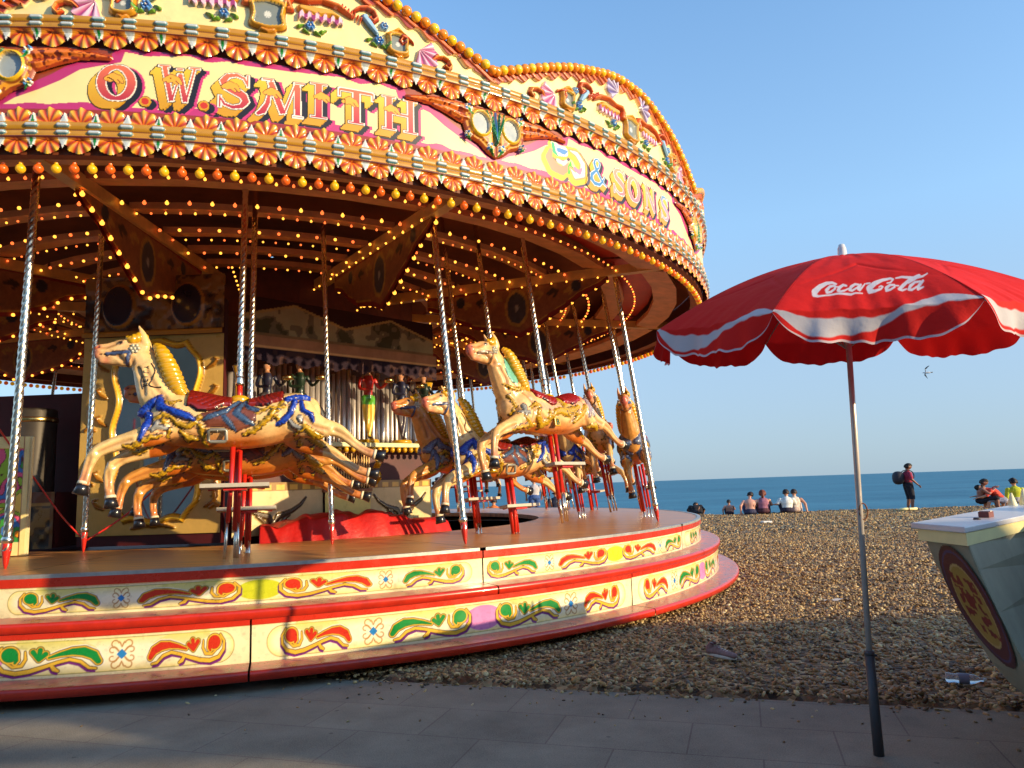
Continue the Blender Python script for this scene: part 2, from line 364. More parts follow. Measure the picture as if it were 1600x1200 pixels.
# ================================================================== CAROUSEL
RF = 6.11                                   # rounding board radius
JT = [-87.9, -56.3, -24.9]                  # joints seen in front; the rest share the remaining turn
_rest = (360 - (JT[2] - JT[0])) / 9
JOINTS = JT + [JT[2] + _rest * k for k in range(1, 9)]     # 11 sections
SECS = [(JOINTS[k], JOINTS[k + 1]) for k in range(10)] + [(JOINTS[-1], JOINTS[0] + 360)]
P_GLOSS = mat('fairground_paint', attr=True, rough=.32, noise=.10, nscale=9, coat=.35, rvar=.08)
P_FLAT = mat('signwriting_paint', attr=True, rough=.42, noise=.05, nscale=3, coat=.2)
carousel = empty('carousel', (CX, CY, 0), label='ornate gold and cream fairground carousel with lettered rounding boards and bulbs', cat='carousel')
def ring_panel(name, U, Vv, R, h, col, keep, m, parent, thc):
    """U, Vv 2-d arrays (arc length from thc deg, height); displaced surface on a cylinder about the carousel axis"""
    th = rad(thc) + U / RF; r = R + h
    P = np.stack([r * np.cos(th), r * np.sin(th), Vv], -1)
    nu, nv = U.shape
    kc = None
    if keep is not None: kc = keep[:-1, :-1] & keep[1:, :-1] & keep[1:, 1:] & keep[:-1, 1:]
    F = grid_faces(nu, nv, kc); Pv = P.reshape(-1, 3); Cc = col.reshape(-1, 3)
    Pv, F, Cc = compact(Pv, F, Cc)
    return link(name, mesh_np(name, Pv, F, Cc), m, parent)
def shells(A, U, V, v0, hh, per, up, off=0.):
    """row of fluted shells with silver darts between them; v0 = root line, opening up or down"""
    s = 1 if up else -1
    k = np.round(U / per - off); x = U - (k + off) * per; y = (V - v0) * s
    R = per * .5; rr = np.hypot(x, y * R / hh * 1.0); ang = np.arctan2(x, np.maximum(y, 1e-4) * R / hh)
    inside = (rr < R * (1 + .04 * np.cos(ang * 9))) & (y >= 0)
    fl = np.cos(ang * 9)
    A.c[:] = np.where((y >= 0)[..., None] & (y < hh)[..., None], s2l((150, 50, 22)), A.c)
    f = np.clip(.5 + .5 * fl, 0, 1)[..., None] ** .8
    g = np.clip(rr / R, 0, 1)[..., None]
    f = f ** 1.3; shell = s2l((176, 44, 18)) * (1 - f) + f * (s2l((226, 120, 24)) * (1 - g ** 2) + s2l((244, 196, 50)) * g ** 2)
    A.c[:] = np.where(inside[..., None], shell, A.c)
    A.h[:] = np.where(inside, np.maximum(A.h, .008 + .016 * np.sin(np.clip(rr / R, 0, 1) * PI * .8) + .007 * fl * (rr / R)), A.h)
    # darts sit half a period off
    k2 = np.round(U / per - off - .5); x2 = U - (k2 + off + .5) * per; wd = per * .17 * np.clip(1 - y / (hh * .72), 0, 1)
    dart = (np.abs(x2) < wd) & (y >= 0)
    A.c[:] = np.where(dart[..., None], np.where((np.abs(x2) < wd - .008)[..., None], np.where((k2 % 2 == 0)[..., None] & (np.abs(x2) < wd * .35)[..., None], GRN * .8, SIL), WHT * .9), A.c)
    A.h[:] = np.where(dart, .03 - .1 * np.abs(x2), A.h)
    return inside | dart
def gemrail(A, U, V, v0, v1, per, off=0.):
    m = (V >= v0) & (V <= v1); t = (V - v0) / (v1 - v0)
    k = np.round(U / per - off); x = U - (k + off) * per
    rope = .5 + .5 * np.sin((U * 1.0 + V * .9) * 2 * PI / .014)
    base = s2l((130, 80, 16))[None] * (1 - rope[..., None]) + s2l((226, 166, 40)) * rope[..., None]
    base = np.where(((t > .44) & (t < .54))[..., None], DGOLD * .8, base)
    base = np.where((t < .12)[..., None], s2l((96, 34, 20)), base)
    A.c[:] = np.where(m[..., None], base, A.c)
    prof = .022 + .014 * np.abs(np.sin(t * 2 * PI)) ** .5
    A.h[:] = np.where(m, np.where(t < .12, .045, prof + .002 * rope), A.h)
    for cy in (.32, .74):
        yy = V - (v0 + (v1 - v0) * cy); d = np.hypot(np.maximum(np.abs(x) - .026, 0), yy) - .015
        g = m & (d < 0)
        A.c[:] = np.where(g[..., None], np.where((d < -.006)[..., None], SIL * 1.05, TEAL), A.c); A.h[:] = np.where(g, .042 + np.sqrt(np.clip(-d, 0, 1)) * .12, A.h)

# ---- letters: signed distances in a box of width w, height 1 (origin lower left), slab serifs
def L_O(x, y, w=.8):
    cx, cy = w / 2, .5; a = np.arctan2((y - cy), (x - cx) / (w)); rr = np.hypot((x - cx) / (w * .40), (y - cy) / .40)
    return np.abs(rr - 1) * .36 - (.070 + .062 * np.abs(np.cos(a)))
def L_W(x, y, w=1.05):
    d = obox(x, y, (.17, .97), (.36, .03), .085)
    for a, b, k in (((.36, .03), (.53, .80), .05), ((.53, .80), (.68, .03), .085), ((.68, .03), (.88, .97), .055)): d = np.minimum(d, obox(x, y, a, b, k))
    for c in (.17, .53, .88): d = np.minimum(d, obox(x, y, (c - .15, .95), (c + .15, .95), .045) if c != .53 else obox(x, y, (c - .1, .9), (c + .1, .9), .045))
    return d
def L_S(x, y, w=.8):
    P = [(.68, .72, .05), (.62, .86, .06), (.45, .93, .07), (.26, .88, .085), (.17, .74, .10), (.24, .60, .115), (.42, .51, .125), (.6, .40, .115), (.66, .26, .10), (.57, .12, .085), (.38, .07, .07), (.2, .14, .06), (.12, .28, .05)]
    d = chain(x, y, P); d = np.minimum(d, obox(x, y, (.7, .62), (.7, .98), .05)); return np.minimum(d, obox(x, y, (.1, .02), (.1, .38), .05))
def L_M(x, y, w=1.1):
    d = chain(x, y, [(.30, .92, .05), (.27, .6, .06), (.22, .3, .08), (.12, .1, .10), (.02, .02, .07)])
    for a, b, k in (((.28, .92), (.58, .06), .095), ((.58, .06), (.86, .95), .05), ((.88, .95), (.9, .05), .095)): d = np.minimum(d, obox(x, y, a, b, k))
    for c, yy in ((.22, .95), (.93, .95), (.9, .045)): d = np.minimum(d, obox(x, y, (c - .14, yy), (c + .15, yy), .045))
    return d
def L_I(x, y, w=.5):
    d = obox(x, y, (.25, .02), (.25, .98), .10)
    for yy in (.95, .045): d = np.minimum(d, obox(x, y, (.03, yy), (.47, yy), .045))
    return d
def L_T(x, y, w=.9):
    d = obox(x, y, (.45, .02), (.45, .95), .10); d = np.minimum(d, obox(x, y, (.05, .92), (.85, .92), .065))
    for c in (.07, .83): d = np.minimum(d, obox(x, y, (c, .70), (c, .97), .045))
    return np.minimum(d, obox(x, y, (.25, .045), (.65, .045), .045))
def L_H(x, y, w=.95):
    d = obox(x, y, (.23, .02), (.23, .98), .095)
    for a, b, k in (((.73, .02), (.73, .98), .095), ((.2, .5), (.75, .5), .05)): d = np.minimum(d, obox(x, y, a, b, k))
    for c in (.23, .73):
        for yy in (.95, .045): d = np.minimum(d, obox(x, y, (c - .18, yy), (c + .18, yy), .045))
    return d
def L_N(x, y, w=.95):
    d = obox(x, y, (.2, .02), (.2, .98), .06)
    for a, b, k in (((.75, .02), (.75, .98), .06), ((.16, .95), (.78, .05), .10)): d = np.minimum(d, obox(x, y, a, b, k))
    for c, yy in ((.17, .95), (.2, .045), (.76, .95)): d = np.minimum(d, obox(x, y, (c - .15, yy), (c + .15, yy), .045))
    return d
def L_AMP(x, y, w=.9):
    return chain(x, y, [(.85, .12, .05), (.66, .22, .07), (.40, .55, .09), (.30, .75, .08), (.36, .9, .06), (.5, .93, .06), (.58, .82, .06), (.52, .66, .06), (.34, .5, .07), (.16, .34, .09), (.14, .18, .1), (.28, .07, .09), (.5, .08, .08), (.68, .24, .06), (.78, .42, .05)])
def L_DOT(x, y, w=.3): return np.hypot(x - .15, y - .1) - .13
def wave_edge(U, a, k, s): return a * (vnoise(U * k, U * 0 + s, s) - .5) * 2

def name_art(U, V, sec):
    """painted name board: V from .31 to .73 above the board foot"""
    A = Art(U, V, CREAM); half = RF * rad(15.7)
    # magenta border with a torn wavy edge
    A.c[(V < .345 + wave_edge(U, .02, 9, 3)) | (V > .713 + wave_edge(U, .016, 8, 5))] = s2l((186, 48, 116))
    for s in (-1, 1):                                # sloping border round the end brackets
        P = [(s * (half + .1), .25), (s * (half - .02), .33), (s * (half - .13), .40), (s * (half - .28), .46), (s * (half - .40), .52), (s * (half - .52), .60), (s * (half - .76), .66), (s * (half - .80), .8), (s * (half + .1), .8)]
        d = poly(U, V, P); A.put(d, s2l((186, 48, 116)), .012 + .01 * np.sin(0))
        A.put(poly(U, V, [(x - s * -.05, y + .03) for x, y in P]), s2l((150, 62, 30)))
    lets = []
    if sec == 0:
        hh = .27; lets = [(L_O, -1.04, .37, 1.05, 'r'), (L_W, -.685, .385, .98, 'r'), (L_S, -.325, .375, 1.08, 'r'), (L_M, -.06, .365, 1.08, 'r'), (L_I, .27, .385, 1.05, 'r'), (L_T, .46, .385, 1.15, 'r'), (L_H, .76, .385, 1.2, 'r'), (L_DOT, -.79, .36, 1.0, 'd'), (L_DOT, -.432, .36, 1.0, 'd')]
    elif sec == 1:
        hh = .27; lets = [(L_AMP, -.66, .385, 1.05, 'b'), (L_S, -.33, .385, 1.1, 'p'), (L_O, -.08, .385, 1.0, 'p'), (L_N, .21, .385, 1.0, 'p'), (L_S, .55, .385, 1.05, 'q')]
    out = []
    for fn, x0, y0, wx, pal in lets:
        def face(u, v, fn=fn, x0=x0, y0=y0, wx=wx, pal=pal): return fn((u - x0) / hh / wx * 1.0, (v - y0) / hh) * hh + (.0015 if pal != 'd' else 0)
        sx, sy = (-.050, -.056) if pal != 'd' else (-.004, -.004)
        m = (U > x0 - .1) & (U < x0 + .5) 
        u, v = U[m], V[m]
        f = face(u, v); yel = np.min([face(u - sx * t, v - sy * t) for t in np.linspace(0, 1, 9)], 0)
        blk = np.min([np.min([face(u - sx * t - .034 * q, v - sy * t + .018 * q) for t in np.linspace(0, 1, 5)], 0) for q in (.35, .7, 1)], 0)
        mag = np.min([face(u - sx * t - .047, v - sy * t + .020) for t in np.linspace(0, 1, 5)], 0)
        c = A.c[m]; tt = np.clip((v - y0) / hh, 0, 1)[:, None]
        c[mag < .004] = s2l((206, 54, 120)); c[blk < 0] = BLK
        ye = s2l((206, 150, 18)) * (1 - tt) + s2l((236, 196, 50)) * tt
        c[yel < .004] = BLK; c = np.where((yel < 0)[:, None], ye, c)
        if pal == 'r': fc = s2l((176, 34, 62)) * (1 - tt) + s2l((232, 116, 76)) * tt
        elif pal == 'd': fc = s2l((200, 50, 20)) + 0 * tt
        elif pal == 'b': fc = s2l((60, 130, 190)) + 0 * tt
        elif pal == 'p': fc = s2l((214, 120, 140)) * (1 - tt) + s2l((226, 160, 120)) * tt
        else: fc = s2l((90, 150, 190)) * tt + s2l((230, 150, 160)) * (1 - tt)
        if pal != 'd': c = np.where((f < .004)[:, None], BLK, c); c = np.where((f < 0)[:, None], WHT, c)
        c = np.where((f < (-.0068 if pal != 'd' else -.012))[:, None], fc, c)
        # acanthus curl over the middle of each letter
        if pal == 'r':
            q = chain(u - x0, v - y0, [(.05, .16, .012), (.09, .185, .016), (.13, .17, .014), (.15, .14, .008)])
            q2 = chain(u - x0, v - y0, [(.07, .15, .008), (.10, .16, .011), (.125, .135, .006)])
            c[(q < .004) | (q2 < .004)] = s2l((120, 50, 20)); c[(q < 0) | (q2 < 0)] = s2l((238, 170, 50))
        A.c[m] = c
        out.append((fn.__name__, x0, m, np.minimum(f, yel) < .0))
    if sec == 1:                                     # painted scroll before the ampersand
        ox, oy = -1.12, .37
        def Q(pts, col, grow=.0, k=1.0): 
            d = chain(U - ox, V - oy, pts)
            return d
        body = [(.02, .19, .03), (.0, .12, .05), (.05, .06, .06), (.14, .04, .05), (.22, .10, .04)]; top = [(.06, .26, .03), (.1, .21, .045), (.18, .22, .04)]
        dd = [(.24, .25, .03), (.33, .24, .05), (.40, .17, .055), (.39, .08, .06), (.30, .04, .055), (.24, .09, .03)]
        for P_, sh in ((body, 1), (top, 0), (dd, 1)):
            d = chain(U - ox + .02, V - oy + .02, P_); A.c[chain(U - ox - .02, V - oy + .03, P_) < .01] = s2l((70, 60, 80)); A.c[d < .018] = YEL
        A.c[chain(U - ox, V - oy, body) < -.012] = s2l((224, 140, 110)); A.c[chain(U - ox, V - oy, top) < .004] = WHT
        A.c[chain(U - ox, V - oy, [(.05, .25, .018), (.06, .19, .02), (.1, .16, .008)]) < 0] = s2l((20, 170, 120)); A.c[chain(U - ox, V - oy, [(.11, .215, .02), (.17, .215, .025), (.21, .23, .01)]) < 0] = s2l((60, 130, 200))
        A.c[chain(U - ox, V - oy, [(.22, .04, .012), (.24, .1, .026), (.25, .15, .006)]) < 0] = s2l((70, 180, 30))
        A.c[chain(U - ox, V - oy, dd) < -.014] = s2l((228, 150, 90)); A.c[chain(U - ox, V - oy, dd) < -.03] = WHT; A.c[chain(U - ox, V - oy, [(.30, .1, .02), (.35, .08, .02), (.38, .12, .012)]) < 0] = PINK
        A.c[chain(U - ox, V - oy, [(.10, .12, .02), (.16, .11, .02), (.2, .14, .015)]) < 0] = s2l((240, 190, 200))
        out.append(('scroll', ox - .08, (U > ox - .1) & (U < ox + .5), None))
    return A, out
def ornament(A, U, V, uc):
    """gilt joint bracket: two oval mirrors, feather plume, scrolled wings. centre at V=.55"""
    x = U - uc; y = V
    wing = np.minimum(chain(np.abs(x), y, [(.16, .66, .05), (.30, .675, .045), (.45, .68, .04), (.6, .675, .025), (.72, .665, .012)]),
                      chain(np.abs(x), y, [(.2, .60, .05), (.30, .60, .035), (.42, .635, .025), (.52, .65, .012)]))
    n = vnoise(U * 60, V * 60, 4)
    A.put(wing, s2l((176, 66, 24)), .008, .03, .03); A.put(wing + .01 * n, s2l((226, 120, 40)), -.008, .045, .02)
    A.c[(wing < -.004) & (n > .62)] = s2l((110, 36, 16))
    body = poly(np.abs(x), y, [(0, .34), (.07, .37), (.14, .43), (.24, .47), (.27, .56), (.27, .66), (.2, .71), (0, .72)])
    A.put(body, s2l((150, 60, 20)), .012, .03, .03); A.put(body, s2l((220, 150, 40)), -.012, .045, .03)
    A.c[(body < -.005) & (n > .7)] = s2l((150, 70, 20))
    ov = ell(np.abs(x), y, .135, .58, .075, .088)
    A.put(ov, s2l((150, 80, 20)), .028, .06, .02); A.put(ov, YEL * .9, .018, .066, .02)
    A.put(ov, s2l((150, 162, 168)), 0.0); A.h[ov < 0] = .03
    for a in np.linspace(-.5, .5, 5):
        A.put(seg(x, y, (0, .44), (a * .16, .70), .012, .006), s2l((30, 120, 60)) if abs(a) > .1 else s2l((50, 110, 170)), 0, .07, .01)
    for sx in (-1, 1):
        for px, py in ((.235, .69), (.245, .47), (.05, .41)):
            for k in range(5):
                A.put(np.hypot(x - sx * px - .022 * math.cos(k * 1.257), y - py - .022 * math.sin(k * 1.257)) - .013, s2l((60, 130, 200)) if k % 2 else WHT, 0, .055, .01)
            A.put(np.hypot(x - sx * px, y - py) - .010, YEL, 0, .06, .01)
            A.put(seg(x, y, (sx * px, py - .02), (sx * (px - .03), py - .06), .012, .004), GRN, 0, .05, .01)
def crest_top(t):
    return np.interp(np.abs(t), [0, .1, .22, .36, .5, .65, .8, .9, .955, .965, 1], [1.50, 1.50, 1.47, 1.41, 1.35, 1.26, 1.16, 1.09, 1.06, 1.035, 1.03])
def mirror_frame(A, x, y, w, h):
    d = np.hypot(np.maximum(np.abs(x) - (w - .02) * (1 - .10 * np.cos(y / h * 3.1)), 0), np.maximum(np.abs(y) - (h - .02) * (1 + .10 * np.cos(x / w * 3)), 0)) - .02
    A.put(d, s2l((120, 60, 14)), .035, .03, .02); A.put(d, s2l((214, 150, 34)), .028, .05, .015); A.put(d, DGOLD, .010, .0); A.put(d, YEL, .006, .045, .01)
    m = d < 0; A.c[m] = s2l((120, 128, 124)); A.h[m] = .022
    r = np.hypot(x, y); an = np.arctan2(y, x); A.c[(r < h * .32 * (0.55 + .45 * np.abs(np.cos(an * 5)))) & m] = s2l((206, 208, 200))
    A.put(chain(x, y, [(-w * .5, -h - .03, .014), (0, -h - .045, .02), (w * .5, -h - .03, .014)]), s2l((200, 130, 30)), 0, .045, .015)
    A.put(chain(np.abs(x), y, [(0, h + .045, .022), (w * .6, h + .028, .014), (w + .03, h + .0, .01)]), s2l((226, 160, 40)), 0, .055, .015)
def curl(A, x, y, s, col, col2=None, k=1.0):
    """C-scroll with a spiral head; s = mirror sign"""
    x = x * s
    d = chain(x, y, [(0, 0, .010 * k), (.04 * k, .035 * k, .016 * k), (.10 * k, .05 * k, .020 * k), (.16 * k, .03 * k, .020 * k), (.185 * k, -.02 * k, .018 * k), (.155 * k, -.055 * k, .015 * k), (.125 * k, -.035 * k, .012 * k), (.14 * k, -.015 * k, .008 * k)])
    A.put(d, s2l((90, 26, 14)), .006, .02, .01); A.put(d, col, 0, .045, .012)
    if col2 is not None: A.put(d, col2, -.008 * k, .05, .01)
def leafspray(A, x, y, s, k=1.0):
    x = x * s
    for i, (a, b) in enumerate(((.02, .01), (.055, -.012), (.09, .008), (.125, -.015), (.16, -.005))):
        q = -.5 if i % 2 else .6
        d = seg(x, y, (a * k, b * k), ((a + .03) * k, (b + .03 * q) * k), .013 * k, .004)
        A.put(d, s2l((20, 60, 20)), .004, .02, .01); A.put(d, s2l((110, 160, 50)), 0, .035, .01)
def flower(A, x, y, k=1.0, col=None):
    for i in range(6): A.put(np.hypot(x - .02 * k * math.cos(i * 1.047), y - .02 * k * math.sin(i * 1.047)) - .013 * k, s2l((70, 130, 200)) if col is None else col, 0, .04, .01)
    A.put(np.hypot(x, y) - .011 * k, s2l((20, 40, 120)), 0, .045, .01); A.put(np.hypot(x, y) - .005 * k, WHT, 0, .05, .01)
def crest_art(U, V, half):
    A = Art(U, V, CREAM); t = U / half; top = crest_top(t)
    edge = top - V
    # dark crimson cresting under the bulbs
    m = edge < .075 + .02 * np.sin(U * 40) * (np.abs(t) < .9); A.c[m] = s2l((150, 50, 26)); A.h[m] = .02
    g = m & (np.abs(((U * 9 + V * 14) % 1) - .5) < .2); A.c[g] = s2l((216, 110, 50)); A.h[g] = .035
    for s in (-1, 1):
        x = U * s; y = V
        # side mirrors
        mirror_frame(A, x - .90, y - 1.05, .055, .062)
        # pink fluted shells
        for cx, cy, k, tilt in ((1.06, 1.045, 1.0, -.55), (.20, 1.37, 1.1, .5)):
            rx = (x - cx) * math.cos(tilt) + (y - cy) * math.sin(tilt); ry = -(x - cx) * math.sin(tilt) + (y - cy) * math.cos(tilt)
            r = np.hypot(rx, ry * 1.3); an = np.arctan2(ry * 1.3, rx); mm = (rx > -.02) & (r < .16 * k * (1 + .06 * np.cos(an * 9))) & (np.abs(an) < 1.35)
            f = .5 + .5 * np.cos(an * 11); c = s2l((170, 50, 120)) * (1 - f[..., None]) + s2l((238, 190, 214)) * f[..., None]
            if cx < .5: c = s2l((90, 70, 140)) * (1 - f[..., None]) + s2l((200, 190, 220)) * f[..., None]
            A.c[mm] = c[mm]; A.h[mm] = .025 + .015 * f[mm]
        curl(A, x - 1.17, y - 1.00, 1, s2l((206, 70, 30)), s2l((236, 150, 60)), .8)
        curl(A, x - 1.02, y - 1.09, -1, s2l((196, 56, 30)), s2l((230, 120, 60)), .55)
        # long red scroll from the centre mirror out along the crest
        d = chain(x, y, [(.13, 1.20, .024), (.15, 1.15, .02), (.11, 1.145, .016), (.115, 1.19, .02), (.16, 1.245, .022), (.26, 1.235, .020), (.36, 1.26, .02), (.47, 1.24, .022), (.56, 1.185, .014)])
        A.put(d, s2l((100, 26, 16)), .006, .02, .01); A.put(d, s2l((200, 70, 30)), 0, .05, .015); A.put(d, s2l((236, 130, 60)), -.01, .055, .01)
        # gold drape with pink frill
        d = chain(x, y, [(.22, 1.175, .03), (.32, 1.165, .04), (.42, 1.175, .03), (.48, 1.15, .02)])
        A.put(d, s2l((120, 60, 16)), .005, .02, .01); A.put(d, s2l((222, 160, 50)), 0, .045, .02)
        mm = (x > .2) & (x < .5) & (np.abs(y - (1.12 + .012 * np.sin(x * 120))) < .022); A.c[mm] = np.where((np.sin(U[mm] * 120) > 0)[..., None], s2l((236, 190, 210)), s2l((150, 50, 110))); A.h[mm] = .035
        leafspray(A, x - .18, y - 1.03, 1, 1.1); flower(A, x - .28, y - 1.055, 1.1)
        leafspray(A, x - .66, y - 1.03, 1, 1.0); flower(A, x - .76, y - 1.05, 1.2); flower(A, x - .80, y - 1.17, 1.1, s2l((120, 170, 220)))
        d = chain(x, y, [(.66, 1.20, .03), (.70, 1.15, .028), (.74, 1.10, .022)]); A.put(d, s2l((40, 70, 60)), .004, .03, .01); A.put(d, s2l((150, 190, 220)), -.004, .045, .01)
        curl(A, x - .58, y - 1.235, 1, s2l((190, 60, 30)), s2l((230, 120, 70)), .9)
        # small urn leaves
        for q in range(7): A.put(seg(x, y, (.5 + q * .022, 1.26 - q * .012), (.49 + q * .022, 1.22 - q * .012), .009, .003), s2l((206, 80, 40)), 0, .045, .01)
    mirror_frame(A, U, V - 1.085, .088, .085)
    return A
GRID = .0048
BULB_Y = mat('bulb_yellow', H(246, 196, 24), .2, noise=.06, coat=.5)
BULB_O = mat('bulb_orange', H(238, 140, 20), .2, noise=.06, coat=.5)
BULB_YL = mat('bulb_yellow_lit', H(236, 170, 24), .25, noise=0, emis=.22)
BULB_OL = mat('bulb_orange_lit', H(226, 92, 24), .25, noise=0, emis=.22)
def bulb_mesh(name, m, r, cap=True):
    b = MB(); prof = [(r * math.sin(a) + 1e-4, -r * math.cos(a)) for a in np.linspace(0.02, 2.75, 9)] 
    if cap: prof += [(r * .42, r * 1.02), (r * .42, r * 1.35)]
    b.lathe(prof, 12); me = bpy.data.meshes.new(name); me.from_pydata(b.v, [], b.f)
    me.polygons.foreach_set('use_smooth', [True] * len(me.polygons)); me.materials.append(m); return me
def build_rounding_boards():
    bm_y = bulb_mesh('globe_yellow', BULB_Y, .040, False); bm_o = bulb_mesh('globe_orange', BULB_O, .040, False)
    bl_y = bulb_mesh('bulb_yellow_m', BULB_YL, .030); bl_o = bulb_mesh('bulb_orange_m', BULB_OL, .030)
    Z0 = 3.31
    back = mat('board_back', H(120, 60, 34), .6)
    for k, (a0, a1) in enumerate(SECS):
        near = k in (0, 1, 2, 10); thc = (a0 + a1) / 2; half = RF * rad((a1 - a0) / 2)
        e = empty('rounding_board', (0, 0, 0)); e.parent = carousel
        g = GRID if k in (0, 1) else (.009 if near else .04)
        us = np.linspace(-half, half, int(2 * half / g) + 1)
        # lower moulding
        vv = np.linspace(0, .315, int(.315 / g) + 3); U, V = np.meshgrid(us, vv, indexing='ij')
        nper = 18; per = 2 * half / nper
        A = Art(U, V, s2l((120, 44, 22))); A.c[V > .21] = s2l((186, 48, 116))
        i1 = shells(A, U, V, .105, .105, per, False); i2 = shells(A, U, V, .2, .112, per, True); gemrail(A, U, V, .10, .215, per, .5)
        ring_panel('lower_moulding', U, V + Z0, RF, A.h, A.c, (V > .1) | i1 if near else None, P_GLOSS, e, thc)
        # upper moulding
        vv = np.linspace(.715, .935, int(.22 / g) + 3); U, V = np.meshgrid(us, vv, indexing='ij')
        A = Art(U, V, s2l((186, 48, 116))); i1 = shells(A, U, V, .832, .112, per, False); gemrail(A, U, V, .828, .935, per, .5); A.h += .012 * (V > .82) + .006
        ring_panel('upper_moulding', U, V + Z0, RF, A.h, A.c, (V > .825) | i1 if near else None, P_GLOSS, e, thc)
        # name board
        vv = np.linspace(.30, .74, int(.44 / g) + 2); U, V = np.meshgrid(us, vv, indexing='ij')
        A, lets = name_art(U, V, k if near else 5)
        npan = ring_panel('name_panel', U, V + Z0, RF, A.h - .002, A.c, None, P_FLAT, e, thc)
        for nm, x0, m, fm in lets:
            if k > 1 or fm is None: continue
            keep = np.zeros(U.shape, bool); keep[m] = fm
            o = ring_panel('painted_letter', U, V + Z0, RF, np.full(U.shape, .004), A.c, keep, P_FLAT, e, thc)
        # joint ornament straddling the joint (start of this section)
        if k in (0, 1, 2):
            uj = np.arange(-.78, .78, g); vj = np.arange(.33, .74, g); UU, VV = np.meshgrid(uj, vj, indexing='ij')
            A2 = Art(UU, VV, GOLD); ornament(A2, UU, VV, 0); keep = A2.h > .004
            ring_panel('joint_bracket', UU, VV + Z0, RF + .004, A2.h, A2.c, keep, P_GLOSS, e, a0)
        # crest
        nv = int(.58 / g) + 2; tv = np.linspace(0, 1, nv)[None, :]; topv = crest_top(us / half)[:, None]
        V = .93 + (topv - .93) * tv; U = np.repeat(us[:, None], nv, 1)
        A = crest_art(U, V, half) if near else Art(U, V, CREAM)
        ring_panel('crest_board', U, V + Z0, RF + .004, A.h, A.c, None, P_GLOSS, e, thc)
        # plain back of the board
        V2 = np.concatenate([np.full((len(us), 1), .02), topv - .005], 1); ths = rad(thc) + us / RF
        P = np.stack([(RF - .035) * np.cos(ths)[:, None] * np.ones(2), (RF - .035) * np.sin(ths)[:, None] * np.ones(2), V2 + Z0], -1)
        link('board_back', mesh_np('board_back', P.reshape(-1, 3), grid_faces(len(us), 2)), back, e)
        # bulbs along the crest
        dens = np.linspace(-half + .02, half - .02, 400); tp = crest_top(dens / half); L = np.concatenate([[0], np.cumsum(np.hypot(np.diff(dens), np.diff(tp)))])
        nb = int(L[-1] / .073); ub = np.interp(np.linspace(0, L[-1], nb), L, dens)
        crest_b = [(u, float(crest_top(u / half)) + .012 + Z0, RF + .045) for u in ub]
        rim_b = [(u, Z0 - .055, RF - .075) for u in (np.arange(int(2 * half / .11)) + .5) * .11 - half]
        if k in (0, 1):
            for lst, my, mo in ((crest_b, bm_y, bm_o), (rim_b, bl_y, bl_o)):
                lst = lst[:50] if k > 1 else lst
                for i, (u, z, r) in enumerate(lst):
                    th = rad(thc) + u / RF
                    link('bulb', my if i % 2 else mo, None, e, (r * math.cos(th), r * math.sin(th), z))
        else:
            for lst, mm in ((crest_b, (BULB_Y, BULB_O)), (rim_b, (BULB_YL, BULB_OL))):
                b = MB()
                for i, (u, z, r) in enumerate(lst):
                    th = rad(thc) + u / RF; q = .036
                    b.lathe([(q * math.sin(a) + 1e-4, -q * math.cos(a)) for a in np.linspace(.02, 3.1, 6)], 8, (r * math.cos(th), r * math.sin(th), z), i % 2)
                o = b.build('bulb', mm, e, True); tag(o, kind='stuff')
        b = MB()                                          # plank behind the rim bulbs
        n = 14; ths = np.linspace(rad(a0), rad(a1), n)
        for zz, r0, r1 in ((Z0 + .06, RF - .19, RF - .04),):
            V = [(r * math.cos(t), r * math.sin(t), zz) for t in ths for r in (r0, r1)]
            b.add(V, [(2 * i, 2 * i + 1, 2 * i + 3, 2 * i + 2) for i in range(n - 1)])
        b.build('soffit_plank', mat('soffit', H(150, 84, 54), .6, noise=.2), e)
build_rounding_boards()

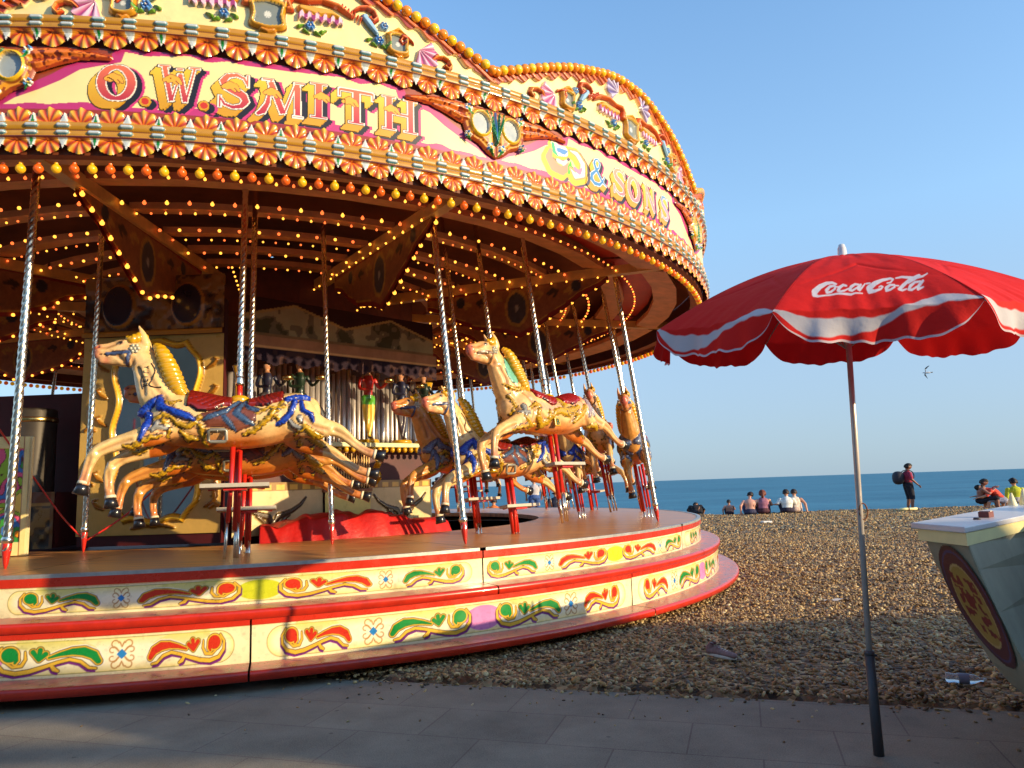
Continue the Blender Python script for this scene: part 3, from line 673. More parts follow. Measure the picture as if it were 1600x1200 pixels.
# ---- canopy underside
ROOMS = []
def build_ceiling():
    plank = mat('ceiling_plank', H(236, 160, 104), .5, noise=.25, nscale=4); dark = mat('canopy_cloth', H(150, 82, 46), .8, noise=.3, nscale=2)
    beam = mat('beam_varnish', H(236, 178, 100), .4, noise=.2); crim = mat('crimson_paint', H(206, 62, 40), .45, noise=.15)
    b = MB(); n = 96; prof = [(6.07, 3.78), (5.4, 3.90), (3.0, 4.25), (1.2, 4.5), (.02, 4.6)]
    b.lathe(prof, n); b.build('canopy_cloth', dark, carousel, True)
    # circumferential plank rings, per section
    for k, (a0, a1) in enumerate(SECS):
        ths = [rad(a) for a in np.linspace(a0 + .4, a1 - .4, 5)]
        for i, (r, zc, wd) in enumerate(((5.62, 3.52, .30), (4.95, 3.64, .26), (4.22, 3.68, .26), (3.55, 3.70, .26), (2.95, 3.72, .26), (2.4, 3.74, .3))):
            b = MB()
            for t0, t1 in zip(ths[:-1], ths[1:]):
                V = []
                for t in (t0, t1):
                    for rr, zz in ((r - wd / 2, zc + .02), (r + wd / 2, zc - .03), (r + wd / 2, zc + .03), (r - wd / 2, zc + .08)): V.append((rr * math.cos(t), rr * math.sin(t), zz))
                b.add(V, [(0, 1, 5, 4), (1, 2, 6, 5), (2, 3, 7, 6), (3, 0, 4, 7)])
            b.build('ceiling_plank', plank, carousel)
        # red painted infill panels between planks, alternating
        for r0, r1, z in ((5.05, 5.48, 3.70),):
            b = MB(); V = [(r * math.cos(t), r * math.sin(t), z + (.05 if r == r0 else 0)) for t in ths for r in (r0, r1)]
            b.add(V, [(2 * i, 2 * i + 1, 2 * i + 3, 2 * i + 2) for i in range(4)]); b.build('ceiling_panel', crim, carousel)
        # radial beam at each joint
        t = rad(a0); c, s = math.cos(t), math.sin(t); M = Matrix.Rotation(t, 3, 'Z')
        b = MB(); b.prism([(1.6, 3.62), (6.0, 3.50), (6.0, 3.60), (1.6, 3.74)], (-s * -.05, c * -.05, 0), (c, s, 0), (0, 0, 1), -.1); b.build('radial_beam', beam, carousel)
        # hanging shaped dropper board, painted, with bulbs on the lower edge
        low = [(2.7, 3.42), (2.9, 3.36), (3.1, 3.22), (3.35, 3.10), (3.6, 3.05), (3.8, 3.00), (3.95, 2.93), (4.12, 3.0), (4.3, 3.10), (4.55, 3.22), (4.75, 3.34), (5.0, 3.42), (5.1, 3.48)]
        g = .02; us = np.arange(2.66, 5.12, g); bot = np.interp(us, [p[0] for p in low], [p[1] for p in low]); nv = 30
        Vz = bot[:, None] + (3.60 - bot)[:, None] * np.linspace(0, 1, nv)[None]; Uz = np.repeat(us[:, None], nv, 1)
        A = Art(Uz, Vz, s2l((156, 92, 52))); e_ = Vz - bot[:, None]; A.c[e_ < .05] = s2l((140, 30, 24)); A.c[(e_ > .05) & (e_ < .06)] = s2l((200, 150, 60)); A.c[Vz > 3.55] = s2l((140, 30, 24))
        d = ell(Uz, Vz, 3.93, 3.30, .13, .19); A.put(d, s2l((190, 140, 60)), .03); A.put(d, s2l((70, 66, 74)), 0.); A.put(d, s2l((170, 160, 150)), -.1)
        for sx in (-1, 1):
            for q in range(3):
                A.put(chain((Uz - 3.93) * sx, Vz, [(.2 + q * .22, 3.42, .02), (.26 + q * .22, 3.46 - q * .01, .035), (.34 + q * .2, 3.44, .02), (.30 + q * .2, 3.38, .015)]), s2l((60, 34, 28)) if q % 2 else s2l((180, 130, 60)))
            A.put(ell((Uz - 3.93) * sx, Vz, .78, 3.47, .06, .07), s2l((40, 40, 60)))
        for side in (-1, 1):
            P = np.stack([Uz * c - s * side * .015, Uz * s + c * side * .015, Vz], -1).reshape(-1, 3)
            o = link('dropper_board' if side == 1 else 'dropper_back', mesh_np('dropper_board', P, grid_faces(len(us), nv), A.c.reshape(-1, 3)), mat('dropper_paint', attr=True, rough=.5, noise=.3, nscale=14), carousel)
        L = np.concatenate([[0], np.cumsum(np.hypot(np.diff(us), np.diff(bot)))]); q = np.linspace(.02, L[-1] - .02, 17)
        for x, z in zip(np.interp(q, L, us), np.interp(q, L, bot)): ROOMS.append((x * c - s * .03, x * s + c * .03, z + .01, 0, .019))
        # bulb rows under the planks and radial string
        for r, z, ph, sp_, br_ in ((4.60, 3.60, 0, .17, .016), (3.88, 3.62, 1, .17, .016), (3.20, 3.62, 0, .16, .015), (5.22, 3.56, 1, .13, .012), (4.28, 3.63, 0, .12, .011), (3.52, 3.65, 1, .12, .011), (2.7, 3.62, 1, .12, .012)):
            m = int(r * rad(a1 - a0) / sp_)
            for i in range(m):
                tt = rad(a0) + (i + .5) / m * rad(a1 - a0); ROOMS.append((r * math.cos(tt), r * math.sin(tt), z, (i + ph) % 2, br_))
        tm = rad((a0 + a1) / 2)
        for q in np.linspace(0, 1, 16):
            rr = 3.1 - q * 1.3; ROOMS.append((rr * math.cos(tm - .12), rr * math.sin(tm - .12), 3.5 - q * .35, 0, .012))
            rr = 2.1 + q * 2.9; ROOMS.append((rr * c + s * .07, rr * s - c * .07, 3.60 - (rr - 1.6) * .027, 0, .012))
    camp = np.array([0 - CX, 0 - CY, EYE]); P = np.array([p[:3] for p in ROOMS]); ds = np.linalg.norm(P - camp, axis=1)
    order = np.argsort(ds); ly = mat('lamp_amber', H(255, 170, 60), .3, noise=0, emis=2.2); lo = mat('lamp_orange', H(255, 110, 50), .3, noise=0, emis=1.6)
    mats = [ly, lo]; mc = {}
    hold = empty('ceiling_lights'); hold.parent = carousel
    for j in order[:98]:
        x, y, z, c_, r = ROOMS[j]
        if (c_, r) not in mc: mc[(c_, r)] = bulb_mesh('ceiling_bulb_m', mats[c_], r)
        link('ceiling_bulb', mc[(c_, r)], None, hold, (x, y, z))
    b = MB()
    for j in order[98:]:
        x, y, z, c_, r = ROOMS[j]; b.lathe([(r * math.sin(a) + 1e-4, -r * math.cos(a)) for a in np.linspace(.02, 3.1, 5)], 7, (x, y, z), c_)
    tag(b.build('ceiling_bulb', mats, hold, True), kind='stuff')
    # small globes just inside the lower rim
    return
build_ceiling()

# ---- deck, rim and support rods
def arc_strip(r0, z0, r1, z1, a0, a1, n): 
    ths = np.linspace(rad(a0), rad(a1), n)
    return [(r * math.cos(t), r * math.sin(t), z) for t in ths for r, z in ((r0, z0), (r1, z1))], [(2 * i, 2 * i + 1, 2 * i + 3, 2 * i + 2) for i in range(n - 1)]
ROD_MESH = None
def twist_mesh(length, r0, pitch=.06, n=24, starts=4):
    dz = .0085; k = int(length / dz); z = np.linspace(0, length, k); a = np.arange(n) / n * 2 * PI
    Z, Aa = np.meshgrid(z, a, indexing='ij'); ph = starts * Aa - 2 * PI * Z / pitch
    R = r0 * (.90 + .13 * np.abs(np.cos(ph * .5)))
    V = np.stack([R * np.cos(Aa), R * np.sin(Aa), Z], -1).reshape(-1, 3)
    i, j = np.meshgrid(np.arange(k - 1), np.arange(n), indexing='ij'); a_ = i * n + j; b_ = i * n + (j + 1) % n
    return mesh_np('twisted_rod', V, np.stack([a_, b_, b_ + n, a_ + n], -1).reshape(-1, 4))
METAL = mat('barley_twist_steel', (.78, .70, .56), .24, 1.0, noise=.12, nscale=12)
REDP = mat('red_enamel', H(206, 40, 26), .3, noise=.15, nscale=12, coat=.3)
def build_deck():
    # plank-coloured deck sections
    RD, RI = 5.865, 3.78
    wood = bpy.data.materials.new('varnished_ply'); wood.use_nodes = True; t = wood.node_tree; N = t.nodes; L = t.links; p = N['Principled BSDF']
    tc = N.new('ShaderNodeTexCoord'); mp = N.new('ShaderNodeMapping'); mp.inputs['Scale'].default_value = (1.2, 9, 1); L.new(tc.outputs['Object'], mp.inputs[0])
    n = N.new('ShaderNodeTexNoise'); n.inputs['Scale'].default_value = 1.6; n.inputs['Detail'].default_value = 8; L.new(mp.outputs[0], n.inputs['Vector'])
    cr = N.new('ShaderNodeValToRGB'); cr.color_ramp.elements[0].color = (.40, .14, .04, 1); cr.color_ramp.elements[1].color = (.74, .35, .10, 1)
    cr.color_ramp.elements[0].position = .3; cr.color_ramp.elements[1].position = .7
    L.new(n.outputs[0], cr.inputs[0]); L.new(cr.outputs[0], p.inputs['Base Color'])
    mr = N.new('ShaderNodeMapRange'); mr.inputs[3].default_value = .24; mr.inputs[4].default_value = .48; L.new(n.outputs[0], mr.inputs[0]); L.new(mr.outputs[0], p.inputs['Roughness'])
    p.inputs['Coat Weight'].default_value = .12; p.inputs['Coat Roughness'].default_value = .25; p.inputs['Specular IOR Level'].default_value = .35
    alu = mat('aluminium_edging', (.55, .54, .50), .4, .6, noise=.2, nscale=15)
    uj = [-87.5, -56.8, -28.4] + [-28.4 + 34.2 * k for k in range(1, 9)]
    for k in range(11):
        a0 = uj[k]; a1 = uj[k + 1] if k < 10 else uj[0] + 360
        V, F = arc_strip(RI, .70, RD - .03, .70, a0 + .05, a1 - .05, 40); b = MB(); b.add(V, F)
        V, F = arc_strip(RI, .64, RI, .70, a0, a1, 40); b.add(V, F); b.build('deck_section', wood, carousel)
        b = MB(); V, F = arc_strip(RD - .035, .704, RD + .005, .704, a0 + .25, a1 - .25, 40); b.add(V, F)
        V, F = arc_strip(RD + .005, .704, RD + .005, .682, a0 + .25, a1 - .25, 40); b.add(V, F); b.build('deck_edging', alu, carousel)
    V, F = arc_strip(RI - .02, .60, RD - .06, .60, 0, 360, 100); b = MB(); b.add(V, F); b.build('deck_underside', mat('underframe', (.05, .03, .02), .8), carousel)
    # floor gratings near the rods, support rods
    rods = [((-.60 * 0 - 3.47 + 5.41 * math.cos(rad(-55.6)), 10.47 + 5.41 * math.sin(rad(-55.6))), -55.6, 5.41, .155, .027),
            (None, -23.0, 5.48, .12, .027), (None, -90.6, 5.30, .03, .029), (None, -64.9, 4.42, .15, .023), (None, -94.5, 3.95, .02, .024),
            (None, 9.5, 5.45, .1, .027), (None, 42, 5.45, .1, .027), (None, 75, 5.45, .1, .027), (None, 108, 5.45, .1, .027), (None, -31, 4.05, .13, .023), (None, 2, 4.1, .1, .023), (None, 35, 4.1, .1, .023)]
    for _, a, r, sl_, rr in rods:
        t_ = rad(a); e = empty('support_rod', (r * math.cos(t_), r * math.sin(t_), .70)); e.parent = carousel
        ln = 3.0; e.rotation_euler = (0, -math.atan(sl_), t_)
        key = 'rod%.3f' % rr
        me = bpy.data.meshes.get(key)
        if me is None: me = twist_mesh(ln, rr, pitch=.060); me.name = key
        link('twisted_rod', me, METAL, e, (0, 0, .12))
        b = MB(); b.lathe([(.006, .0), (rr * .55, .03), (rr * 1.0, .12), (rr * 1.05, .17), (rr * .9, .18)], 14); b.build('rod_foot', REDP, e, True)
        b = MB(); b.lathe([(rr * 1.05, .17), (rr * 1.35, .185), (rr * 1.35, .2), (rr * 1.1, .215)], 14); b.build('rod_collar', METAL, e, True)
build_deck()

# ---- the two painted steps round the deck (stand on the ground)
steps = empty('carousel_steps', (CX, CY, 0), label='two curved red steps with cream risers and painted scrollwork around the carousel', cat='steps')
def scroll_motif(A, ux, uy, s, c, kx=1.0, ky=1.0):
    """painted acanthus scroll running 0..0.40 in local x (s mirrors): comma, leaf tuft, ringed bulb"""
    x = (A.U - ux) * s / kx; y = (A.V - uy) / ky; m = (x > -.05) & (x < .47) & (np.abs(y) < .12); x = np.where(m, x, 9.)
    tear = chain(x, y, [(.022, -.022, .010), (.040, .004, .015), (.075, .020, .016), (.115, .022, .012), (.16, .014, .007), (.20, .002, .003)])
    dot = np.minimum(ell(x, y, .342, .020, .030, .028), chain(x, y, [(.325, .02, .014), (.318, -.0, .008), (.322, -.012, .004)]))
    tuft = np.min([seg(x, y, (.236, -.004), (px, py), .007, .009) for px, py in ((.212, .018), (.232, .034), (.258, .028))], 0)
    lo = [(.030, -.050, .004), (.055, -.046, .005), (.085, -.020, .006), (.125, -.008, .006), (.17, -.018, .006), (.22, -.034, .007), (.27, -.048, .008), (.32, -.054, .008), (.365, -.042, .007), (.390, -.012, .006), (.392, .022, .005), (.372, .050, .004)]
    hk = [(.195, -.024, .005), (.180, -.044, .008), (.166, -.052, .005)]; inn = [(.286, .030, .003), (.284, .0, .005), (.298, -.024, .006), (.33, -.028, .005), (.350, -.014, .003)]
    gold = np.min([tear - .0055, chain(x, y, lo), chain(x, y, hk), chain(x, y, inn), dot - .007, tuft - .004], 0)
    sh = np.minimum(chain(x - .005, y + .011, lo), chain(x - .005, y + .010, hk))
    A.put(chain(x, y + -.012, [(.05, .01, .012), (.12, .030, .016), (.22, .030, .014), (.30, .05, .010)]), s2l((214, 210, 90)), .010, alpha=.55); A.put(tear, WHT, .013, alpha=.8)
    A.put(sh, s2l((124, 40, 130)), .001); A.put(gold, s2l((70, 50, 24)), .0032); A.put(gold, s2l((236, 188, 60)))
    for d in (tear, dot, tuft): A.put(d, s2l((90, 60, 20)), .001); A.put(d, c)
def cross_motif(A, ux, uy, k=1.0):
    x = np.abs(A.U - ux) / k; y = np.abs(A.V - uy) / k
    d = np.abs(np.hypot(x - .024, y - .038) - .0125) - .0024; d = np.where((x < .022) & (y < .040), 9., d)
    d2 = np.abs(np.hypot(x - .034, y - .016) - .0095) - .0022; d2 = np.where(x < .030, 9., d2)
    d3 = chain(x, y, [(.010, .010, .003), (.020, .022, .0035), (.028, .027, .0035)]); d4 = chain(x, y, [(.0, .026, .002), (.006, .040, .003), (.010, .046, .002)])
    A.put(np.minimum(np.minimum(d, d2), np.minimum(d3, d4)), s2l((186, 136, 70))); A.put(np.abs(A.U - ux) / k + np.abs(A.V - uy) / k - .019, s2l((40, 130, 200)))
def riser_art(U, V, half, v0, v1, kind):
    A = Art(U, V, s2l((246, 236, 188))); cy = (v0 + v1) / 2 - .0; hh = (v1 - v0) / 2 - .018
    # long rounded panel outline with a warm tinted edge
    d = np.hypot(np.maximum(np.abs(U) - (half - .09 - hh), 0), np.maximum(np.abs(V - cy) - 0, 0)) - hh
    A.c[:] = np.where((d < 0)[..., None], s2l((250, 232, 150)) * (1 - np.clip(-d / .05, 0, 1)[..., None]) + s2l((250, 242, 206)) * np.clip(-d / .05, 0, 1)[..., None], A.c)
    A.put(np.abs(d) - .0022, s2l((150, 140, 70)))
    rd, gr = s2l((206, 50, 24)), s2l((20, 140, 60)); a, b_ = (rd, gr) if kind else (gr, rd)
    A.put(ell(U, V, 0, cy, .15, hh * .9), s2l((222, 140, 196)) if kind else s2l((206, 212, 40)))
    p = (.105, .715, .81, .945, 1.39) if kind else (.125, .765, .855, .975, 1.47)
    ky = hh / .066
    for s in (-1, 1):
        scroll_motif(A, s * p[1], cy, -s, b_, (p[1] - p[0]) / .395, ky)
        cross_motif(A, s * p[2], cy, hh / .06); scroll_motif(A, s * p[3], cy, s, a, (p[4] - p[3]) / .395, ky)
    n1 = vnoise(U * 3, V * 9, 21 + kind); n2 = vnoise(U * 40, V * 60, 5); dirt = np.clip((.10 - (V - v0)) / .10, 0, 1) * .22 * n1 + .10 * (n2 > .8) + .16 * (n1 > .72) * n2
    A.c *= (1 - dirt)[..., None]
    A.c[(np.hypot((U * 1.0 + 9) % .61 - .3, V - v1 - .028) < .006)] = s2l((70, 30, 20))
    sc = (np.abs(((U * .6 + V * 3.1) % .9) - .45) < .0018) & (vnoise(U * 6, V * 20, 8) > .66); A.c[sc] *= .6
    return A
RISER = mat('riser_paint', attr=True, rough=.28, noise=.08, nscale=7, coat=.5, rvar=.1)
def build_steps():
    tread = mat('tread_paint', H(206, 116, 96), .35, noise=.45, nscale=14, rvar=.15, coat=.15); nose = mat('nosing_paint', H(204, 46, 22), .3, noise=.2, nscale=10, coat=.3)
    uj = [-87.5, -56.8, -28.4] + [-28.4 + 34.2 * k for k in range(1, 9)]; lj = [-101.5, -72.6, -43.1, -13.5] + [-13.5 + 34 * k for k in range(1, 8)]
    for lev, (js, RR, zt, zb, zband, RT) in enumerate(((uj, 5.86, .682, .452, .628, 6.075), (lj, 6.045, .428, .128, .352, 6.265))):
        for k in range(len(js)):
            a0 = js[k]; a1 = js[k + 1] if k < len(js) - 1 else js[0] + 360
            e = empty('step_section'); e.parent = steps
            thc = (a0 + a1) / 2; half = RF * rad((a1 - a0) / 2) - .006
            near = -125 < thc < 5; g = (.0038 if thc < -30 else .0055) if near else .05
            us = np.linspace(-half, half, int(2 * half / g) + 1)
            vv = np.linspace(zb, zt, int((zt - zb) / (g if near else .03)) + 2); U, V = np.meshgrid(us, vv, indexing='ij')
            A = riser_art(U, V, half, zb, zband, lev) if near else Art(U, V, CREAM)
            A.c[V > zband] = s2l((206, 48, 22)); A.h[V > zband] = .010
            ring_panel('riser_panel', U, V, RR, A.h, A.c, None, RISER, e, thc)
            # tread with rounded red nose
            n = 40 if near else 12; ths = rad(thc) + np.linspace(-half, half, n) / RF
            prof = [(RR - .02, zb), (RT - .03, zb - .004), (RT - .012, zb - .006), (RT, zb - .016), (RT + .002, zb - .03), (RT - .004, zb - .062), (RT - .02, zb - .066)]
            P = np.array([[(r * math.cos(t), r * math.sin(t), z) for r, z in prof] for t in ths]).reshape(-1, 3)
            F = grid_faces(n, len(prof)); mi = np.tile([0, 0, 1, 1, 1, 1], n - 1)
            link('tread', mesh_np('tread', P, F, None, True, mi), [tread, nose], e)
            if lev == 0 and k == 0: pass
    # near-black packing and skirt, colouring in the shade under the lower tread
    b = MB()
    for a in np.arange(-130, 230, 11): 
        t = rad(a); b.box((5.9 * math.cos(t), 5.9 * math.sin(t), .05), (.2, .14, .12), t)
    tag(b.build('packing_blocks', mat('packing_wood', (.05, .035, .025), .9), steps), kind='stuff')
    V, F = arc_strip(5.8, .0, 5.8, .45, 0, 360, 90); b = MB(); b.add(V, F); b.build('under_shade_skirt', mat('under_shadow_board', (.04, .03, .025), .9), steps)
build_steps()

# ================================================================== SCULPT KIT
def loft(V, F, pts, n=14, sq=1.0):
    """pts: (x, y, z, ry, rn): elliptical tube with rounded ends; ry across, rn in the bending plane"""
    P = [Vector(p[:3]) for p in pts]; k = len(P); R = []
    t0 = (P[1] - P[0]).normalized(); t1 = (P[-1] - P[-2]).normalized()
    rows = []
    def frame(t):
        a = Vector((0, 1, 0)); a = (a - t * a.dot(t))
        if a.length < .1: a = Vector((1, 0, 0)) - t * t.x
        a.normalize(); return a, t.cross(a)
    for q in (1.0, .8, .45):
        p = pts[0]; m = min(p[3], p[4]); rows.append((P[0] - t0 * m * q * .8, t0, p[3] * math.sqrt(max(0, 1 - q * q)) + .0005, p[4] * math.sqrt(max(0, 1 - q * q)) + .0005))
    for i in range(k):
        t = ((P[min(i + 1, k - 1)] - P[i]).normalized() + (P[i] - P[max(i - 1, 0)]).normalized()).normalized()
        rows.append((P[i], t, pts[i][3], pts[i][4]))
    for q in (.45, .8, 1.0):
        p = pts[-1]; m = min(p[3], p[4]); rows.append((P[-1] + t1 * m * q * .8, t1, p[3] * math.sqrt(max(0, 1 - q * q)) + .0005, p[4] * math.sqrt(max(0, 1 - q * q)) + .0005))
    b0 = len(V)
    for c, t, ra, rb in rows:
        a, b = frame(t)
        for j in range(n):
            an = 2 * PI * j / n; V.append(tuple(c + a * (ra * math.cos(an)) + b * (rb * math.sin(an))))
    m = len(rows)
    for i in range(m - 1):
        for j in range(n): F.append((b0 + i * n + j, b0 + i * n + (j + 1) % n, b0 + (i + 1) * n + (j + 1) % n, b0 + (i + 1) * n + j))
    F.append(tuple(b0 + j for j in reversed(range(n)))); F.append(tuple(b0 + (m - 1) * n + j for j in range(n)))
def smoothpts(pts, it=1):
    """Catmull-Rom densify"""
    A = np.array(pts, float); out = []
    for i in range(len(A) - 1):
        p0, p1, p2, p3 = A[max(i - 1, 0)], A[i], A[i + 1], A[min(i + 2, len(A) - 1)]
        for t in np.linspace(0, 1, it + 1, endpoint=False):
            out.append(.5 * (2 * p1 + (p2 - p0) * t + (2 * p0 - 5 * p1 + 4 * p2 - p3) * t * t + (3 * p1 - p0 - 3 * p2 + p3) * t ** 3))
    out.append(A[-1]); return [tuple(q) for q in out]
def fuse(parts, voxel, smooth=6, dens=3):
    V, F = [], []
    for p in parts: loft(V, F, smoothpts(p, dens))
    me = bpy.data.meshes.new('fuse'); me.from_pydata(V, [], F)
    bm = bmesh.new(); bm.from_mesh(me); bmesh.ops.recalc_face_normals(bm, faces=bm.faces); bm.to_mesh(me); bm.free()
    o = bpy.data.objects.new('fuse', me); COL.objects.link(o)
    r = o.modifiers.new('r', 'REMESH'); r.mode = 'VOXEL'; r.voxel_size = voxel
    if smooth: s = o.modifiers.new('s', 'SMOOTH'); s.factor = .5; s.iterations = smooth
    dg = bpy.context.evaluated_depsgraph_get(); ev = o.evaluated_get(dg); m2 = ev.to_mesh()
    nv = len(m2.vertices); co = np.zeros(nv * 3, np.float32); m2.vertices.foreach_get('co', co); no = np.zeros(nv * 3, np.float32); m2.vertices.foreach_get('normal', no)
    Fq = [tuple(p.vertices) for p in m2.polygons]; ev.to_mesh_clear()
    bpy.data.objects.remove(o); bpy.data.meshes.remove(me)
    F4 = np.array([f if len(f) == 4 else (f[0], f[1], f[2], f[2]) for f in Fq])
    q = F4[:, 3] != F4[:, 2]
    return co.reshape(-1, 3).astype(float), no.reshape(-1, 3).astype(float), F4[q]
def normals_of(V, F):
    n = np.cross(V[F[:, 2]] - V[F[:, 0]], V[F[:, 3]] - V[F[:, 1]]); N = np.zeros_like(V)
    for k in range(4): np.add.at(N, F[:, k], n)
    return N / (np.linalg.norm(N, axis=1, keepdims=True) + 1e-9)
def peel(V, N, F, mask, h, col, name, m, parent, thick=True):
    """raised relief lifted off the body where mask (per vertex) holds, tapering to its edge"""
    fk = mask[F].sum(1) >= 3; Fs = F[fk]
    if not len(Fs): return None
    lb = np.full(len(V), -1); us_ = np.unique(Fs); lb[us_] = us_
    while True:
        mn = lb[Fs].min(1); l2 = lb.copy()
        for q in range(4): np.minimum.at(l2, Fs[:, q], mn)
        l2[us_] = l2[l2[us_]]
        if (l2 == lb).all(): break
        lb = l2
    comp, csz = np.unique(lb[Fs[:, 0]], return_counts=True)
    if len(comp) > 1:
        out = None
        for cid, cz in zip(comp, csz):
            if cz < 12: continue
            mk = lb == cid; out = peel(V, N, F, mask & mk, h, col, name, m, parent)
        return out
    used, cnt = np.unique(Fs, return_counts=True); full = np.zeros(len(V), bool); full[used[cnt >= 4]] = True
    lift = np.where(full, h, -.002); P = V + N * lift[:, None]; Pc, Fc, Cc = compact(P, Fs, col)
    return link(name, mesh_np(name, Pc, Fc, Cc), m, parent)

# ------------------------------------------------------------------ gallopers
def kx(px, py):
    """Kelly traced off the photo's side view -> horse space (x forward, z above deck)"""
    a = np.array([1, px, py, px * px, px * py, py * py])
    return (float(a @ [1.6951337, -.0040675531, -.00027089873, -9.757661e-07, 4.949992e-07, 9.2127e-09]),
            float(a @ [4.8201248, .00065279249, -.0050977055, -4.7973e-09, -1.0423341e-06, 5.4961708e-07]) - .70)
def z3(P): return [kx(120 + p[0] / 5.333, 490 + p[1] / 5.333) + ((p[2] / 5.333 * .0041,) if len(p) > 2 else ()) for p in P]
def z4(P): return [kx(340 + p[0] / 5.714, 580 + p[1] / 5.714) + ((p[2] / 5.714 * .0041,) if len(p) > 2 else ()) for p in P]
ZB = .70
HORSE_PARTS = [
    # trunk
    [(.60, 0, 1.05, .10, .13), (.50, 0, 1.045, .165, .185), (.34, 0, 1.02, .185, .205), (.10, 0, .985, .185, .19), (-.12, 0, .985, .180, .18), (-.30, 0, 1.03, .185, .185), (-.44, 0, 1.07, .165, .165), (-.52, 0, 1.08, .11, .12)],
    # neck
    [(.47, 0, 1.10, .13, .17), (.545, 0, 1.22, .115, .165), (.60, 0, 1.33, .095, .14), (.645, 0, 1.43, .080, .115), (.70, 0, 1.52, .068, .09)],
    # head
    [(.675, 0, 1.555, .062, .075), (.74, 0, 1.55, .070, .098), (.815, 0, 1.555, .066, .098), (.88, 0, 1.545, .052, .082), (.94, 0, 1.54, .045, .070), (.985, 0, 1.545, .045, .062)],
    [(.76, .0, 1.48, .05, .045), (.84, 0, 1.475, .045, .035), (.92, 0, 1.475, .032, .026), (.965, 0, 1.478, .032, .024)],
    [(.985, 0, 1.573, .034, .028), (1.005, 0, 1.565, .032, .026)],
    # cheek discs
    [(.765, .04, 1.51, .035, .055), (.80, .045, 1.51, .03, .05)], [(.765, -.04, 1.51, .035, .055), (.80, -.045, 1.51, .03, .05)],
    # brow ridges
    [(.83, .045, 1.605, .018, .016), (.80, .050, 1.615, .020, .018)], [(.83, -.045, 1.605, .018, .016), (.80, -.050, 1.615, .020, .018)],
    # ears
    [(.665, .045, 1.60, .022, .030), (.69, .05, 1.67, .020, .028), (.722, .048, 1.745, .007, .008)], [(.665, -.045, 1.60, .022, .030), (.69, -.05, 1.67, .020, .028), (.722, -.048, 1.745, .007, .008)],
    # near foreleg / far foreleg
    [(.44, .10, 1.00, .075, .12), (.56, .115, .90, .065, .092), (.70, .12, .855, .050, .066), (.84, .12, .815, .040, .050), (.925, .12, .765, .040, .044), (.96, .12, .68, .030, .032), (.975, .12, .60, .030, .031), (.985, .12, .545, .038, .040)],
    [(.42, -.10, .98, .075, .12), (.53, -.115, .87, .065, .088), (.66, -.12, .82, .050, .062), (.79, -.12, .775, .040, .048), (.865, -.12, .715, .040, .043), (.885, -.12, .62, .030, .032), (.875, -.12, .53, .030, .031), (.865, -.12, .475, .038, .040)],
    # near hind leg / far hind leg
    [(-.40, .09, 1.05, .09, .15), (-.50, .11, .97, .075, .125), (-.60, .12, .93, .055, .085), (-.70, .12, .915, .042, .058), (-.765, .12, .88, .040, .046), (-.85, .12, .80, .028, .032), (-.94, .12, .735, .028, .031), (-1.00, .12, .712, .036, .036)],
    [(-.38, -.09, 1.00, .09, .15), (-.46, -.11, .90, .075, .115), (-.56, -.12, .835, .055, .078), (-.65, -.12, .80, .042, .054), (-.71, -.12, .765, .040, .044), (-.81, -.12, .69, .028, .032), (-.90, -.12, .635, .028, .031), (-.97, -.12, .612, .036, .036)],
]
HOOVES = [((.985, .12, .555), (1.0, .12, .475), 1), ((.865, -.12, .485), (.855, -.12, .41), 1), ((-1.0, .12, .715), (-1.075, .12, .695), 1), ((-.97, -.12, .615), (-1.045, -.12, .595), 1)]
HBODY = None
P_HORSE = mat('carved_horse_paint', attr=True, rough=.34, noise=.22, nscale=13, coat=.3, rvar=.12, bump=.15, bscale=45)
P_SADDLE = mat('saddle_paint', attr=True, rough=.3, noise=.12, nscale=15, coat=.4)
HOOFM = mat('black_hoof', (.012, .011, .014), .3, coat=.4)
BRIGHT = mat('horse_pole_steel', (.80, .71, .57), .22, 1.0, noise=.12, nscale=12)
def tw_lock(pts, r0, name, m, parent, turns=15, n=18):
    pts = smoothpts(pts, 14); k = len(pts); V = []
    acc = 0
    for i, p in enumerate(pts):
        t = (Vector(pts[min(i + 1, k - 1)][:3]) - Vector(pts[max(i - 1, 0)][:3])).normalized(); a = Vector((0, 1, 0)); a = (a - t * a.dot(t)).normalized(); b = t.cross(a)
        for j in range(n):
            an = 2 * PI * j / n; ph = an * 2 + i / k * turns * 2 * PI
            rr = p[3] * (1.02 + .07 * math.cos(ph) - .05 * (math.cos(ph) < -.7) + .012 * math.cos(ph * 3))
            V.append(Vector(p[:3]) + a * math.cos(an) * rr * .8 + b * math.sin(an) * rr)
    i, j = np.meshgrid(np.arange(k - 1), np.arange(n), indexing='ij'); a_ = i * n + j; b_ = i * n + (j + 1) % n
    return link(name, mesh_np(name, np.array([tuple(v) for v in V]), np.stack([a_, b_, b_ + n, a_ + n], -1).reshape(-1, 4)), m, parent)
GOLDP = mat('gold_enamel', H(216, 164, 24), .25, noise=.2, nscale=18, coat=.5)
STROKE = {'K': [[(0, 0), (0, 1)], [(.6, 1), (0, .45), (.6, 0)]], 'E': [[(.6, 0), (0, 0), (0, 1), (.6, 1)], [(0, .5), (.45, .5)]], 'L': [[(0, 1), (0, 0), (.55, 0)]], 'Y': [[(0, 1), (.3, .5), (.6, 1)], [(.3, .5), (.3, 0)]],
          'B': [[(0, 0), (0, 1), (.45, .95), (.5, .75), (.4, .55), (0, .5)], [(.4, .55), (.6, .3), (.5, .05), (0, 0)]]}
